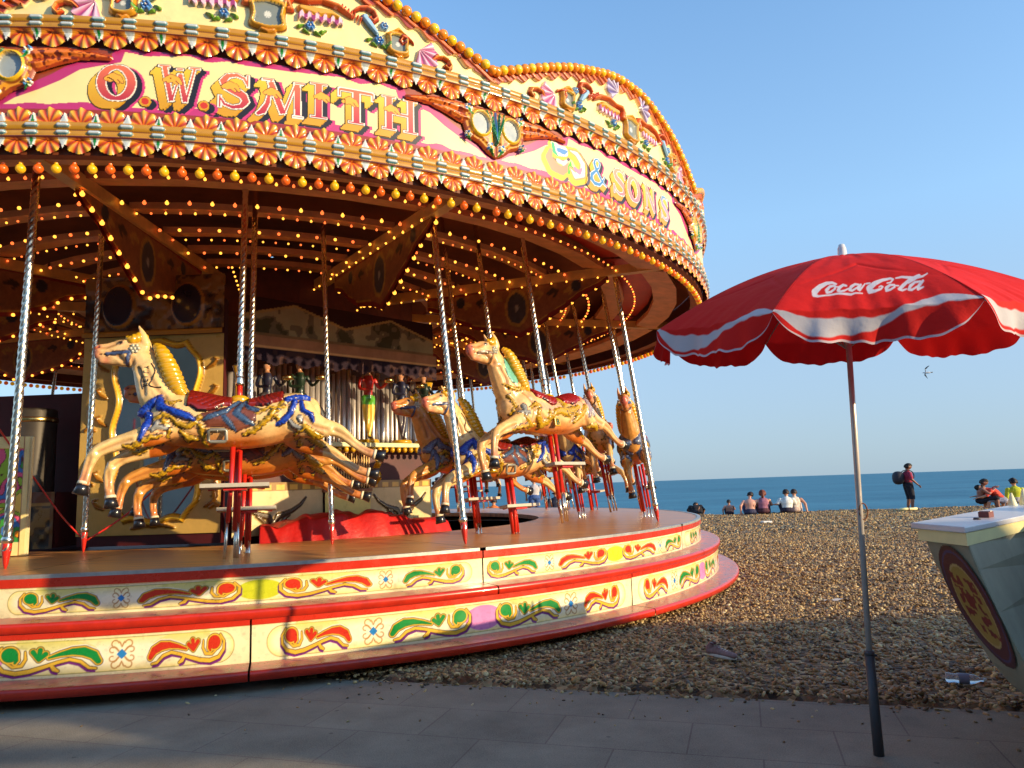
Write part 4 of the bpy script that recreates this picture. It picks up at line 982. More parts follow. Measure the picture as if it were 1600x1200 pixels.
def build_horse(kind):
    """kind 'A' blue bows and buckle; 'B' gold plumes and red saddle; 'C' grey bows"""
    global HBODY
    if HBODY is None: HBODY = fuse(HORSE_PARTS, .0105, 5)
    V, N, F = (x.copy() for x in HBODY)
    x, y, z = V[:, 0], V[:, 1], V[:, 2]; side = np.abs(N[:, 1]) > .12
    cream = s2l((243, 204, 136)) if kind != 'B' else s2l((242, 190, 122)); warm = s2l((206, 106, 28)); pinkf = s2l((214, 120, 96))
    if kind == 'C': cream = s2l((220, 152, 70))
    C = np.repeat(cream[None], len(V), 0)
    def mixc(w, c): 
        w = np.clip(w, 0, 1)[:, None]; C[:] = C * (1 - w) + np.asarray(c) * w
    nz = vnoise(x * 9 + 7, z * 9 + y * 5, 3)
    mixc((.93 - z + (nz - .5) * .05) / .10 * (np.abs(x) < .62) * .9, warm)                       # warm tint towards the belly
    mixc((z > 1.40) * (x > .70) * .15, pinkf); mixc(((x - .95) / .05) * (z > 1.4) * .8, s2l((214, 110, 90))); mixc((1 - np.hypot(x - .93, z - 1.47) / .05) * .8, s2l((206, 100, 80)))
    for (a, b, _) in HOOVES: d = np.linalg.norm(V - np.array(a), axis=1); mixc((.17 - d) / .14 * .7, s2l((206, 110, 70)))
    if kind == 'B': mixc((vnoise(x * 7, z * 7, 9) > .55) * (x < .45) * (z > 1.0) * .35, s2l((232, 140, 130)))
    A = Art(x, z, 0); A.c = C.copy(); m2 = lambda d: np.where(side, d, 9.)
    # carved muscle creases, tendons and veins, crease shade painted in darker
    CR = [[(.50, 1.16, .004), (.44, 1.08, .006), (.42, .98, .006), (.47, .90, .004)], [(.60, 1.02, .004), (.56, .95, .005), (.50, .90, .003)], [(.64, 1.38, .003), (.60, 1.30, .005), (.55, 1.22, .005), (.50, 1.17, .003)],
          [(.70, 1.40, .003), (.66, 1.30, .004), (.645, 1.20, .003)], [(-.34, 1.14, .003), (-.38, 1.05, .006), (-.37, .95, .006), (-.42, .88, .004)], [(-.46, 1.0, .004), (-.54, .93, .005), (-.64, .905, .003)],
          [(.745, 1.44, .003), (.755, 1.48, .004), (.77, 1.53, .003)], [(.80, 1.46, .003), (.84, 1.50, .004), (.90, 1.53, .003)], [(.87, 1.60, .003), (.92, 1.575, .004), (.965, 1.57, .002)],
          [(.70, .845, .003), (.80, .815, .004), (.90, .765, .003)], [(.95, .72, .003), (.972, .62, .004), (.982, .57, .002)], [(.66, .80, .003), (.78, .76, .004), (.85, .71, .003)], [(.885, .66, .003), (.878, .56, .003)],
          [(-.70, .90, .003), (-.77, .865, .004), (-.87, .785, .003), (-.95, .735, .002)], [(-.60, .80, .003), (-.70, .765, .004), (-.80, .70, .003), (-.90, .64, .002)], [(-.10, .90, .002), (-.18, .96, .004), (-.28, .99, .003)], [(.20, .89, .002), (.30, .93, .004), (.38, 1.0, .003)]]
    for P_ in CR:
        d = m2(chain(x, z, P_)); w_ = np.clip(1 - d / .022, 0, 1) ** 2; A.h -= .0075 * w_; ww_ = (w_ * .55)[:, None]; A.c = A.c * (1 - ww_) + s2l((150, 76, 30)) * ww_
        A.h += .004 * np.clip(1 - np.abs(d - .026) / .02, 0, 1)
    dk = s2l((60, 34, 26))
    masks = {}
    def lay(key, d, col, h=.009, line=True):
        d = m2(d)
        if key == 'carved_scroll': d = d + .0055 * np.abs(np.sin(x * 95 + z * 60)) * (d > -.02) + .0045 * np.sin(x * 70 - z * 120) * (d > -.02)
        if line: A.c[(d < .006) & (d >= 0)] = dk
        mk = d < 0; A.c[mk] = col; A.h[mk] = h * np.clip(-d[mk] / .012, .25, 1)
        masks.setdefault(key, np.zeros(len(V), bool)); masks[key] |= mk
    g1 = s2l((206, 160, 26)); blue = s2l((24, 70, 190)) if kind == 'A' else s2l((110, 120, 150)); sil = s2l((150, 148, 140))
    U_, W_ = x, z
    if kind in ('A', 'C'):
        lay('saddle_cloth', poly(U_, W_, z3([(1040, 860), (1230, 800), (1400, 780), (1500, 850), (1480, 950), (1330, 1000), (1200, 960), (1090, 970)])), s2l((120, 64, 44)), .004)
        for P in ([(1350, 730, 18), (1250, 830, 22), (1120, 880, 22), (1060, 910, 10)], [(1390, 740, 20), (1330, 850, 30), (1420, 920, 26), (1490, 950, 10)], [(1230, 880, 20), (1290, 950, 22), (1330, 1000, 8)], [(1400, 740, 20), (1440, 800, 26), (1530, 830, 16)]):
            lay('strap', chain(U_, W_, z3(P)), s2l((64, 92, 130)) if kind == 'A' else s2l((150, 60, 40)), .010)
        for P in ([(650, 900, 18), (720, 865, 28), (790, 880, 28), (850, 940, 28), (930, 960, 32), (1000, 920, 32), (1040, 880, 20)], [(1040, 960, 32), (1060, 1050, 24), (1080, 1110, 10)], [(870, 1000, 18), (930, 1050, 28), (1000, 1050, 22)], [(740, 920, 36)], [(780, 980, 24), (770, 1040, 14)], [(400, 1120, 16), (480, 1125, 26), (560, 1080, 28), (640, 1050, 24), (710, 1040, 16)], [(730, 750, 16), (790, 760, 20), (860, 740, 12)]):
            lay('carved_scroll', chain(U_, W_, z3(P)), g1, .013)
        for P in ([(240, 580, 18), (330, 550, 28), (400, 490, 32), (470, 430, 34), (500, 380, 34), (580, 330, 36), (600, 290, 26)], [(350, 400, 16), (450, 350, 24), (560, 345, 22)], [(530, 430, 28), (555, 500, 14)], [(575, 300, 30)], [(700, 570, 20), (780, 520, 34), (860, 580, 40), (930, 620, 34), (970, 640, 12)], [(730, 620, 34)], [(850, 650, 24)]):
            lay('carved_scroll', chain(U_, W_, z4(P)), g1, .013)
        lay('silver_star', np.minimum(chain(U_, W_, z3([(680, 930, 22), (640, 1000, 14)])), chain(U_, W_, z3([(620, 985, 14), (700, 970, 20), (760, 980, 12)]))), sil, .012)
        lay('silver_star', np.minimum(chain(U_, W_, z4([(730, 440, 28), (740, 470, 20)])), chain(U_, W_, z4([(640, 460, 16), (680, 510, 24), (740, 530, 16)]))), sil, .012)
        for P in ([(690, 700, 26), (610, 750, 40), (540, 820, 46)], [(690, 720, 28), (700, 790, 40), (760, 810, 26), (850, 850, 36), (930, 880, 34), (985, 905, 16)], [(600, 850, 34), (590, 950, 34), (540, 1070, 14)]):
            lay('ribbon_bow', chain(U_, W_, z3(P)), blue, .018)
        for P in ([(805, 245, 26), (700, 245, 28), (615, 270, 26)], [(690, 290, 26), (650, 400, 28), (585, 465, 28), (530, 500, 12)], [(745, 290, 20), (760, 370, 22), (830, 410, 26), (850, 470, 14)]):
            lay('ribbon_bow', chain(U_, W_, z4(P)), blue, .018)
        sad1 = [(905, 705), (940, 690), (1050, 690), (1160, 685), (1230, 670), (1290, 640), (1310, 660), (1290, 740), (1230, 790), (1150, 830), (1070, 848), (1010, 840), (960, 805), (910, 785)]
        sad2 = [(255, 160), (300, 175), (400, 175), (520, 165), (600, 150), (590, 240), (520, 300), (440, 335), (380, 335), (320, 310), (265, 280)]
        bk = z3([(1180, 1040)])[0]
    else:
        for P in ([(1330, 700, 30), (1400, 800, 50), (1430, 900, 60), (1300, 880, 50), (1180, 900, 40), (1120, 960, 30)], [(1430, 880, 50), (1550, 850, 50), (1600, 930, 40)], [(900, 850, 30), (880, 960, 40), (960, 1040, 45), (1060, 1000, 40), (1080, 900, 30)], [(640, 980, 26), (700, 1050, 34), (800, 1060, 34), (860, 1030, 24)], [(760, 880, 22), (850, 830, 28), (930, 860, 24)], [(420, 1120, 16), (540, 1090, 28), (660, 1070, 24)]):
            lay('carved_scroll', chain(U_, W_, z3(P)), g1 * 1.05, .015)
        for P in ([(640, 350, 40), (560, 430, 46), (480, 480, 40), (380, 540, 30)], [(700, 580, 24), (800, 560, 40), (880, 610, 34), (960, 640, 16)], [(300, 420, 30), (400, 400, 40), (500, 360, 34)]):
            lay('carved_scroll', chain(U_, W_, z4(P)), g1 * 1.05, .015)
        lay('silver_star', np.minimum(chain(U_, W_, z3([(680, 860, 30), (660, 960, 20)])), chain(U_, W_, z3([(600, 920, 16), (720, 930, 24)]))), sil, .012)
        lay('silver_star', chain(U_, W_, z4([(730, 260, 40), (740, 360, 34), (700, 460, 24)])), s2l((170, 150, 156)), .012)
        lay('silver_star', chain(U_, W_, z4([(780, 360, 20), (790, 440, 26)])), s2l((150, 150, 160)), .012)
        lay('neck_panel', poly(U_, W_, [(.565, 1.48), (.62, 1.50), (.64, 1.42), (.63, 1.33), (.60, 1.26), (.52, 1.25), (.50, 1.31), (.545, 1.38)]), s2l((110, 180, 150)), .004)
        lay('carved_scroll', chain(U_, W_, [(.68, 1.24, .01), (.62, 1.20, .02), (.55, 1.19, .022), (.47, 1.21, .018), (.40, 1.19, .008)]), g1, .013)
        lay('carved_scroll', chain(U_, W_, [(.64, 1.14, .016), (.60, 1.04, .022), (.63, .97, .014)]), g1 * .9, .012)
        sad1 = [(905, 705), (940, 690), (1050, 690), (1160, 685), (1230, 670), (1290, 640), (1310, 660), (1310, 760), (1240, 820), (1150, 840), (1070, 800), (1010, 770), (960, 745), (910, 735)]
        sad2 = [(255, 160), (300, 175), (400, 175), (520, 165), (600, 150), (590, 240), (540, 270), (480, 330), (400, 345), (330, 290), (265, 250)]
        bk = z3([(1180, 1010)])[0]
    if 'carved_scroll' in masks:
        mk = masks['carved_scroll']; fl = np.sin((x * 1.3 + z) * 330 + 3 * vnoise(x * 30, z * 30, 6)); mk2 = mk & (fl < -.35)
        A.c[mk2] = A.c[mk2] * .62; A.h[mk] += .003 * fl[mk]
    for kq in ('ribbon_bow', 'strap'):
        if kq in masks:
            mk = masks[kq]; fl = np.sin((x - z * 1.2) * 190); A.c[mk & (fl < -.5)] *= .6; A.h[mk] += .003 * fl[mk]
    # bridle, eye, mouth, nostril
    d = m2(chain(U_, W_, [(.975, 1.515, .003), (.93, 1.510, .004), (.90, 1.508, .003)])); A.c[d < 0] = s2l((70, 20, 20)); A.h[d < 0] = -.012
    er = (np.hypot(x - .832, z - 1.602) < .013) & side; A.c[er] = s2l((40, 24, 18)); A.h[er] = .006; A.c[(np.hypot(x - .832, z - 1.602) < .02) & ~er & side] = s2l((214, 170, 130))
    nr = (np.hypot((x - .985), (z - 1.575)) < .011) & side; A.c[nr] = s2l((120, 30, 30)); A.h[nr] = -.01
    bc = s2l((70, 88, 130)) if kind != 'B' else s2l((130, 100, 70))
    hd = z > 1.38
    lay('bridle', np.where(hd, np.minimum(chain(U_, W_, [(.925, 1.520, .010), (.76, 1.530, .011)]), chain(U_, W_, [(.765, 1.53, .010), (.785, 1.45, .011)])), 9.), bc, .007)
    Vb = V + N * A.h[:, None]; Nb = normals_of(Vb, F)
    if np.mean(np.sum(Nb * N, 1)) < 0: Nb = -Nb
    root = empty('galloper_horse')
    body = link('body', mesh_np('horse_body', Vb, F, A.c), P_HORSE, root)
    for key, h in (('ribbon_bow', .007), ('carved_scroll', .005), ('saddle_cloth', .003), ('strap', .004), ('silver_star', .004), ('bridle', .004)):
        if key in masks: peel(Vb, Nb, F, masks[key], h, A.c, key, P_HORSE, root)
    # saddle wraps over the back: mask by polygon, any side
    Vs = Vb.copy(); E0 = np.concatenate([F[:, [0, 1]], F[:, [1, 2]], F[:, [2, 3]], F[:, [3, 0]]]); cn = np.zeros(len(Vs)); np.add.at(cn, E0[:, 0], 1); np.add.at(cn, E0[:, 1], 1)
    for _ in range(25):
        ac = np.zeros_like(Vs); np.add.at(ac, E0[:, 0], Vs[E0[:, 1]]); np.add.at(ac, E0[:, 1], Vs[E0[:, 0]]); Vs = Vs * .4 + .6 * ac / np.maximum(cn, 1)[:, None]
    Ns = normals_of(Vs, F); Ns = Ns * np.sign(np.mean(np.sum(Ns * Nb, 1)))
    sp = [z3([q])[0] for q in sad1], [z4([q])[0] for q in sad2]
    top = (z > 1.12) & (x < .42) & (x > -.34)
    for P in sp:
        px0 = min(p[0] for p in P) + .004; px1 = max(p[0] for p in P) - .004; d = poly(x, z, P); d = np.where((z > max(1.09, 0)) & (np.abs(y) < .16), np.minimum(d, np.maximum(px0 - x, x - px1)), d); d = np.where((z > .9) & (x > -.4) & (x < .45), d, 9.)
        c = np.where((d < -.010)[:, None], s2l((160, 30, 34)) if kind != 'A' else s2l((134, 30, 22)), s2l((30, 16, 18))); sv = peel(Vs, Ns, F, d < 0, .027, c, 'saddle', P_SADDLE, root)
    # gilt roundel round the pole
    b = MB(); b.lathe([(.001, .035), (.045, .032), (.072, .015), (.078, -.01), (.07, -.03)], 24, (0, 0, 1.175)); b.build('saddle_boss', GOLDP, root, True)
    b = MB()
    for s in (-1, 1):
        yy = s * .19
        fr = [(bk[0] + .06 * sx, bk[1] + .042 * sz) for sx, sz in ((-1, -.8), (-.8, -1), (.8, -1), (1, -.8), (1, .8), (.8, 1), (-.8, 1), (-1, .8), (-1, -.8))]
        if kind == 'A' or kind == 'C':
            b.tube([(p[0], yy * (1.0 - .35 * max(0, (.98 - p[1]) * 4) ** 2), p[1]) for p in fr], .013, 8, caps=False); b.tube([(bk[0], yy * 1.0, bk[1] + .02), (bk[0], yy * 1.01, bk[1] + .045)], .005, 6)
        if b.v: b.build('buckle', mat('pewter_paint', H(150, 146, 132), .3, .3, noise=.1), root, True); b = MB()
    if kind != 'B': pass
    elif kind == 'B':
        for s in (-1, 1): b.box((bk[0], s * .185, bk[1]), (.085, .02, .085), 0, 0)
        b.build('emblem_shield', GOLDP, root, False, bevel=.008)
    for a, c_, _ in HOOVES:
        b = MB(); b.tube([a, [a[i] * .55 + c_[i] * .45 for i in range(3)], c_], [.036, .042, .052], 14); b.build('hoof', HOOFM, root, True)
        b = MB(); t = (Vector(c_) - Vector(a)).normalized(); b.tube([Vector(a) - t * .012, Vector(a) + t * .008], [.037, .040], 14); b.build('coronet', mat('cream_band', H(240, 226, 190), .4), root, True)
    tw_lock([(.60, .045, 1.595, .020), (.555, .075, 1.535, .048), (.50, .085, 1.42, .062), (.455, .095, 1.31, .060), (.41, .10, 1.23, .046), (.37, .095, 1.19, .018)], .05, 'mane_lock', GOLDP, root)
    tw_lock([(.60, -.045, 1.595, .020), (.555, -.075, 1.535, .048), (.50, -.085, 1.42, .062), (.455, -.095, 1.31, .060), (.41, -.10, 1.23, .046), (.37, -.095, 1.19, .018)], .05, 'mane_lock', GOLDP, root)
    tw_lock([(.66, 0.02, 1.66, .02), (.71, .045, 1.655, .036), (.76, .06, 1.63, .032), (.80, .05, 1.65, .012)], .03, 'forelock', GOLDP, root, turns=5)
    b = MB()
    for s in (-1, 1):
        for k in range(7): an = k * 2 * PI / 6; q = .0 if k == 6 else .026; b.lathe([(.001, .012), (.012, .008), (.015, -.004)], 8, (.735 + q * math.cos(an), s * .073, 1.555 + q * math.sin(an)), M=Matrix.Rotation(-s * PI / 2, 3, 'X'))
        b.build('bridle_rosette', mat('silver_leaf', H(206, 202, 180), .3, .4), root, True); b = MB()
    b = MB()
    b.tube(smoothpts([(-.50, 0, 1.12, 0), (-.56, 0, 1.10, 0), (-.60, 0, 1.02, 0), (-.60, .01, .90, 0)], 4) and [p[:3] for p in smoothpts([(-.50, 0, 1.12), (-.57, 0, 1.11), (-.61, 0, 1.03), (-.61, .0, .90)], 4)], [.02, .022, .026, .03, .033, .035, .036, .036, .035, .033, .03, .026, .022, .018, .012, .006][:16], 10)
    b.build('tail', mat('horsehair', (.02, .014, .01), .5, noise=.3, nscale=60), root, True)
    # pole above the saddle, red socket, foot rest under the belly
    key = 'hpole'; me = bpy.data.meshes.get(key)
    if me is None: me = twist_mesh(2.55, .026, pitch=.056); me.name = key
    link('pole', me, BRIGHT, root, (0, 0, 1.33))
    b = MB(); b.tube([(0, 0, 1.15), (0, 0, 1.30)], .021, 14); b.build('pole_socket', REDP, root, True)
    b = MB(); b.lathe([(.026, 1.29), (.034, 1.295), (.036, 1.31), (.031, 1.33), (.034, 1.345), (.027, 1.36)], 16); b.build('pole_collar', BRIGHT, root, True)
    fr = empty('foot_rest'); fr.parent = root
    b = MB(); b.tube([(.03, .06, .80), (.035, .06, .50), (.05, .055, .25)], [.020, .017, .016], 10); b.tube([(-.02, .02, .78), (-.02, .02, .25)], [.016, .013], 10); b.tube([(-.02, .04, .52), (.19, .06, .49)], .012, 8); b.tube([(-.02, .04, .52), (-.20, .06, .49)], .012, 8)
    b.tube([(0, -.03, .82), (0, -.03, .20)], .024, 10); b.build('red_tubes', REDP, fr, True)
    b = MB(); b.box((0, .11, .503), (.47, .115, .028)); b.build('foot_board', mat('foot_board_grey', H(190, 180, 160), .5, noise=.2), fr)
    b = MB(); b.box((0, .10, .480), (.16, .06, .018)); b.build('board_bracket', REDP, fr)
    b = MB(); b.tube([(.05, .055, .27), (.065, .06, -.02)], .011, 10); b.tube([(-.02, .02, .27), (-.02, .02, -.02)], .010, 10); b.tube([(0, -.03, .25), (0, -.03, -.03)], .014, 10); b.build('steel_legs', BRIGHT, fr, True)
    if kind == 'A':
        bvh = BVHTree.FromPolygons([tuple(v) for v in Vb], [tuple(int(i) for i in f) for f in F])
        b = MB(); hgt = .032
        base = np.array([.632, 1.255]); up = np.array([.0, 1.0])
        def pt(u, v): # text runs up the neck
            X_ = .640 + .018 - v * hgt; Z_ = 1.262 + u * 1.0
            h = bvh.ray_cast(Vector((X_, .5, Z_)), Vector((0, -1, 0)))
            return (h[0] + Vector((0, .003, 0))) if h[0] is not None else Vector((X_, .1, Z_))
        u0 = 0
        for ch in 'KELLY':
            for st in STROKE[ch]:
                dd = []
                for p, q in zip(st[:-1], st[1:]):
                    for t in np.linspace(0, 1, 4): dd.append(pt(u0 + (p[0] * (1 - t) + q[0] * t) * .03, p[1] * (1 - t) + q[1] * t))
                b.tube(dd, .0032, 5)
            u0 += .034
        b.build('name_lettering', mat('dark_lettering', (.05, .03, .025), .4), root)
        b = MB()
        for P in ([(.70, 1.42), (.672, 1.37), (.675, 1.30), (.66, 1.24)], [(.615, 1.44), (.585, 1.38), (.60, 1.31), (.615, 1.27), (.59, 1.25), (.53, 1.245)]):
            dd = []
            for p in smoothpts([(a_, b_, 0) for a_, b_ in P], 5):
                h = bvh.ray_cast(Vector((p[0], .5, p[1])), Vector((0, -1, 0)))
                if h[0] is not None: dd.append(h[0] + Vector((0, .002, 0)))
            if len(dd) > 2: b.tube(dd, .005, 5)
        b.build('neck_panel_line', mat('dark_lettering'), root)
    if kind == 'B':
        b = MB()
        for st in STROKE['B']: b.tube([(bk[0] + .018 - p[0] * .05, .198, bk[1] - .026 + p[1] * .052) for p in st], .006, 6)
        b.build('emblem_letter', mat('green_paint', H(30, 100, 80), .4), root)
    return root
def place_horse(o, ang, r_saddle, dz, label, sc=1.0, lean=8.0, group='carousel horses galloping round the deck'):
    t = rad(ang); r = r_saddle + math.tan(rad(lean)) * 1.23
    o.location = (CX + r * math.cos(t), CY + r * math.sin(t), .70)
    o.rotation_euler = (rad(lean), 0, math.atan2(-math.cos(t), math.sin(t)))
    tag(o, label, 'carousel horse', group); o.scale = (sc, sc, sc)
    for c in children(o):
        if c.name.split('.')[0] not in ('pole',): c.location.z += dz
        if c.name.split('.')[0] == 'foot_rest':
            for q in children(c):
                if q.name.startswith('steel_legs'): q.scale.z = 1; q.location.z = 0
    return o
hA = build_horse('A'); hB = build_horse('B'); hC = build_horse('C')
def strip_marks(o):
    for c in children(o):
        if c.name.split('.')[0] in ('name_lettering', 'emblem_letter'): bpy.data.objects.remove(c)
def dup_horse(src):
    c = copy_tree(src); strip_marks(c); return c
H_ = []
# copies are taken before the originals move
def near(src, *a): H_.append((dup_horse(src), a))
near(hC, -73.6, 4.62, -.15, 'cream horse with gold scrolls half hidden behind the blue bowed horse, middle row', .93)
near(hC, -73.9, 4.18, -.13, 'orange bodied horse lowest of the near trio, innermost behind the blue bowed horse', .86)
near(hA, -44.3, 4.66, -.24, 'shaded horse with gold roller mane between the red saddled horse and the red tarpaulin', .94)
near(hC, -45.2, 4.22, -.14, 'pale faced horse in front of the organ pipes, head beside a twisted rod', .88)
near(hC, -9.8, 5.05, -.13, 'horse seen head on at the right edge of the deck against the sea')
near(hB, -8, 4.62, .10, 'horse behind the red saddled horse with its hind legs kicked over the sea', .93)
near(hA, -8, 4.20, -.10, 'horse deep in the ride between the red saddled horse and the far rim', .87)
far = [(24, 5.05, -.2), (24, 4.6, .05), (24, 4.2, .1), (57, 5.05, .05), (57, 4.6, -.1), (57, 4.2, 0), (90, 5.05, -.1), (90, 4.6, .1), (122, 5.05, 0), (122, 4.6, -.15), (155, 5.05, .1)]
for i, (a, r, dz) in enumerate(far): near((hA, hB, hC)[i % 3], a, r, dz, 'distant horse on the far seaward side of the ride, seen through poles and legs', 1.0 if r > 5 else .9)
place_horse(hA, -74.2, 5.08, 0, 'cream horse with big blue ribbon bows, brown saddle and KELLY painted on its neck')
place_horse(hB, -41.5, 5.08, .12, 'rearing cream horse with crimson saddle, green neck panel and gold letter shield')
bpy.data.objects.remove  # (hC was only a pattern for copies)
for o in children(hC):
    for q in children(o): bpy.data.objects.remove(q)
    bpy.data.objects.remove(o)
bpy.data.objects.remove(hC)
for o, a in H_: place_horse(o, *a)

# ================================================================== CENTRE OF THE RIDE
def flat_art(name, o, u, w, z0, z1, fn, m, parent, g=.008, keepfn=None):
    """vertical art panel: o lower-left point (x,y), u unit direction, normal to the right-hand front"""
    us = np.arange(0, w + g, g); vv = np.arange(z0, z1 + g, g); U, V = np.meshgrid(us, vv, indexing='ij'); A = Art(U, V, CREAM); fn(A, U, V)
    nx, ny = u[1], -u[0]; h = A.h
    P = np.stack([o[0] + u[0] * U + nx * h, o[1] + u[1] * U + ny * h, V], -1).reshape(-1, 3); keep = None
    if keepfn is not None: k_ = keepfn(U, V); keep = k_[:-1, :-1] & k_[1:, 1:]
    F = grid_faces(len(us), len(vv), keep); P, F, Cc = compact(P, F, A.c.reshape(-1, 3))
    return link(name, mesh_np(name, P, F, Cc), m, parent)
MIRROR = mat('mirror_glass', (.5, .52, .51), .06, 1.0, noise=.1, nscale=3)
MAROON = mat('maroon_board', H(84, 22, 26), .55, noise=.3, nscale=3)
def wavy_frame(A, U, V, cx, cy, w, h):
    x = U - cx; y = V - cy; ww = w * (1 + .07 * np.cos(y / h * 2 * PI * 1.5)) * np.clip(1.02 - np.clip(np.abs(y / h) - .8, 0, 1) * 1.4, .1, 1); hh = h * (1 + .03 * np.cos(x / w * 2 * PI))
    d = np.maximum(np.abs(x) - ww, np.abs(y) - hh)
    A.put(np.abs(d) - .040, s2l((110, 66, 14)), 0, .02, .02); A.put(np.abs(d - .004) - .030, s2l((226, 168, 30)), 0, .055, .02); A.put(np.abs(d - .012) - .008, s2l((250, 210, 70)), 0, .06, .01)
    return d
def build_centre():
    e = empty('mirror_board', (0, 0, 0), label='cream centre board with wavy gilt framed mirror behind the blue bowed horse', cat='mirror panel')
    u = np.array([1.41, -.05]); w = float(np.linalg.norm(u)); u = u / w; o = (-4.25, 7.2)
    def fn(A, U, V):
        A.c[:] = s2l((210, 172, 92)); wavy_frame(A, U, V, .76, 1.80, .40, .86)
        for s in (-1, 1):
            for q in range(6):
                yy = 1.05 + q * .27; A.put(chain((U - .76) * s, V, [(.50, yy, .012), (.56, yy + .03, .022), (.60, yy + .08, .014), (.56, yy + .10, .008)]), s2l((150, 96, 20)), 0, .035, .015)
        for cx, cy in ((.10, 1.98), (.10, 1.45), (1.36, 1.98), (1.36, 1.2)):
            A.put(ell(U, V, cx, cy, .03, .12), s2l((200, 130, 26)), 0, .05, .03)
            A.put(chain(U - cx, V - cy, [(-.05, -.16, .015), (0, -.13, .02), (.05, -.16, .015)]), s2l((170, 110, 20)), 0, .03, .01)
        A.put(chain(U, V, [(.55, .86, .012), (.7, .89, .02), (.76, .87, .012), (.84, .89, .02), (.97, .86, .012)]), s2l((150, 100, 20)), 0, .03, .01)
    flat_art('board', o, u, w, .80, 2.74, fn, P_GLOSS, e, .009)
    def fnu(A, U, V):  # dark carving tones also carry the canopy's shade on the upper board
        n = vnoise(U * 8, V * 8, 4) * .6 + vnoise(U * 22, V * 22, 6) * .4; A.c[:] = s2l((96, 62, 34)); A.c[n > .5] = s2l((150, 104, 50)); A.c[n < .36] = s2l((54, 30, 22)); A.h[:] = .03 * n
        A.c[V < 2.79] = s2l((190, 130, 40)); A.h[V < 2.79] = .05
        for cx in (.35, 1.05): A.put(ell(U, V, cx, 3.05, .15, .20), s2l((180, 120, 40)), .02, .05, .02); A.put(ell(U, V, cx, 3.05, .15, .20), s2l((30, 22, 40)), 0)
    flat_art('shaded_frieze', o, u, w, 2.74, 3.35, fnu, P_GLOSS, e, .012)
    b = MB(); nx, ny = u[1], -u[0]; c = (o[0] + u[0] * .76 + nx * .012, o[1] + u[1] * .76 + ny * .012)
    n_ = 48; ring = []
    for z in np.linspace(1.80 - .86, 1.80 + .86, n_): ring.append((.40 * (1 + .07 * math.cos((z - 1.8) / .86 * 3 * PI)) * min(1, 1.02 - max(0, abs(z - 1.8) / .86 - .8) * 1.4), z))
    V = [(c[0] + u[0] * a * s, c[1] + u[1] * a * s, z) for a, z in ring for s in (-1, 1)]; b.add(V, [(2 * i, 2 * i + 1, 2 * i + 3, 2 * i + 2) for i in range(n_ - 1)])
    b.build('mirror', MIRROR, e)
    b = MB(); b.box((o[0] + u[0] * w / 2 - nx * .06, o[1] + u[1] * w / 2 - ny * .06, 1.9), (w, .08, 2.4), math.atan2(u[1], u[0])); b.build('board_back', MAROON, e)
    # centre structure: maroon plinth, rear wall, mast
    e = empty('centre_truck', (CX, CY, 0), label='dark maroon centre truck and mast hidden behind the organ and mirror board', cat='centre truck')
    b = MB(); b.box((.1, -1.2, .40), (3.3, 3.4, .5), rad(6)); b.build('plinth', MAROON, e)
    b = MB(); b.tube([(0, 0, .5), (0, 0, 4.5)], .16, 20); b.build('mast', MAROON, e, True)
    b = MB(); b.box((-2.25, -2.48, 1.35), (2.3, .06, 1.9), rad(-2)); b.build('side_wall', MAROON, e)
    b = MB(); b.box((.25, .2, 1.6), (2.2, 2.4, 2.2), rad(25)); b.build('rear_wall', MAROON, e)
    # top drum above the organ with dark panels
    b = MB(); V, F = arc_strip(2.05, 3.02, 2.05, 3.9, 0, 360, 24); b.add(V, F); b.build('drum_top', mat('drum_paint', H(110, 50, 34), .6, noise=.3), e)
    e = empty('steam_boiler', (-4.93, 7.55, .9), label='dark polished steam boiler cylinder left of the mirror board', cat='boiler')
    b = MB(); b.lathe([(.001, 1.19), (.19, 1.19), (.20, 1.17), (.20, .3), (.21, .28), (.21, .24), (.001, .24)], 36); b.build('barrel', mat('blued_steel', (.07, .06, .05), .34, .3, noise=.2), e, True)
    b = MB(); b.lathe([(.206, 1.10), (.212, 1.09), (.212, 1.06), (.206, 1.05)], 36); b.build('band', mat('brass', (.6, .42, .15), .25, 1.0), e, True)
    e = empty('engine_chest', (-4.75, 7.2, .7), rot=(0, 0, rad(-2)), label='dark carved engine chest standing under the boiler', cat='chest')
    def fn2(A, U, V):
        A.c[:] = s2l((86, 66, 34)); A.c[V > 1.13] = s2l((110, 60, 26)); A.c[np.abs(V - 1.12) < .012] = s2l((170, 130, 60))
        n = vnoise(U * 16, V * 16, 3); A.c[(n > .55) & (V < 1.1)] = s2l((150, 116, 56)); A.c[(n < .35) & (V < 1.1)] = s2l((40, 28, 18)); A.h[:] = .012 * n
        m = (U < .03) | (U > .57); A.c[m] = s2l((120, 84, 40))
    flat_art('carved_front', (-.30, -.02), (1, 0), .60, .70, 1.24, fn2, P_GLOSS, e, .01); children(e)[0].location.z = -.7
    b = MB(); b.box((0, .2, .27), (.6, .4, .53)); b.build('chest_body', MAROON, e)
    # painted booth panel at the left frame edge
    e = empty('booth_panel', (0, 0, 0), label='cream framed booth panel painted with bright scrolls at the left edge', cat='painted panel')
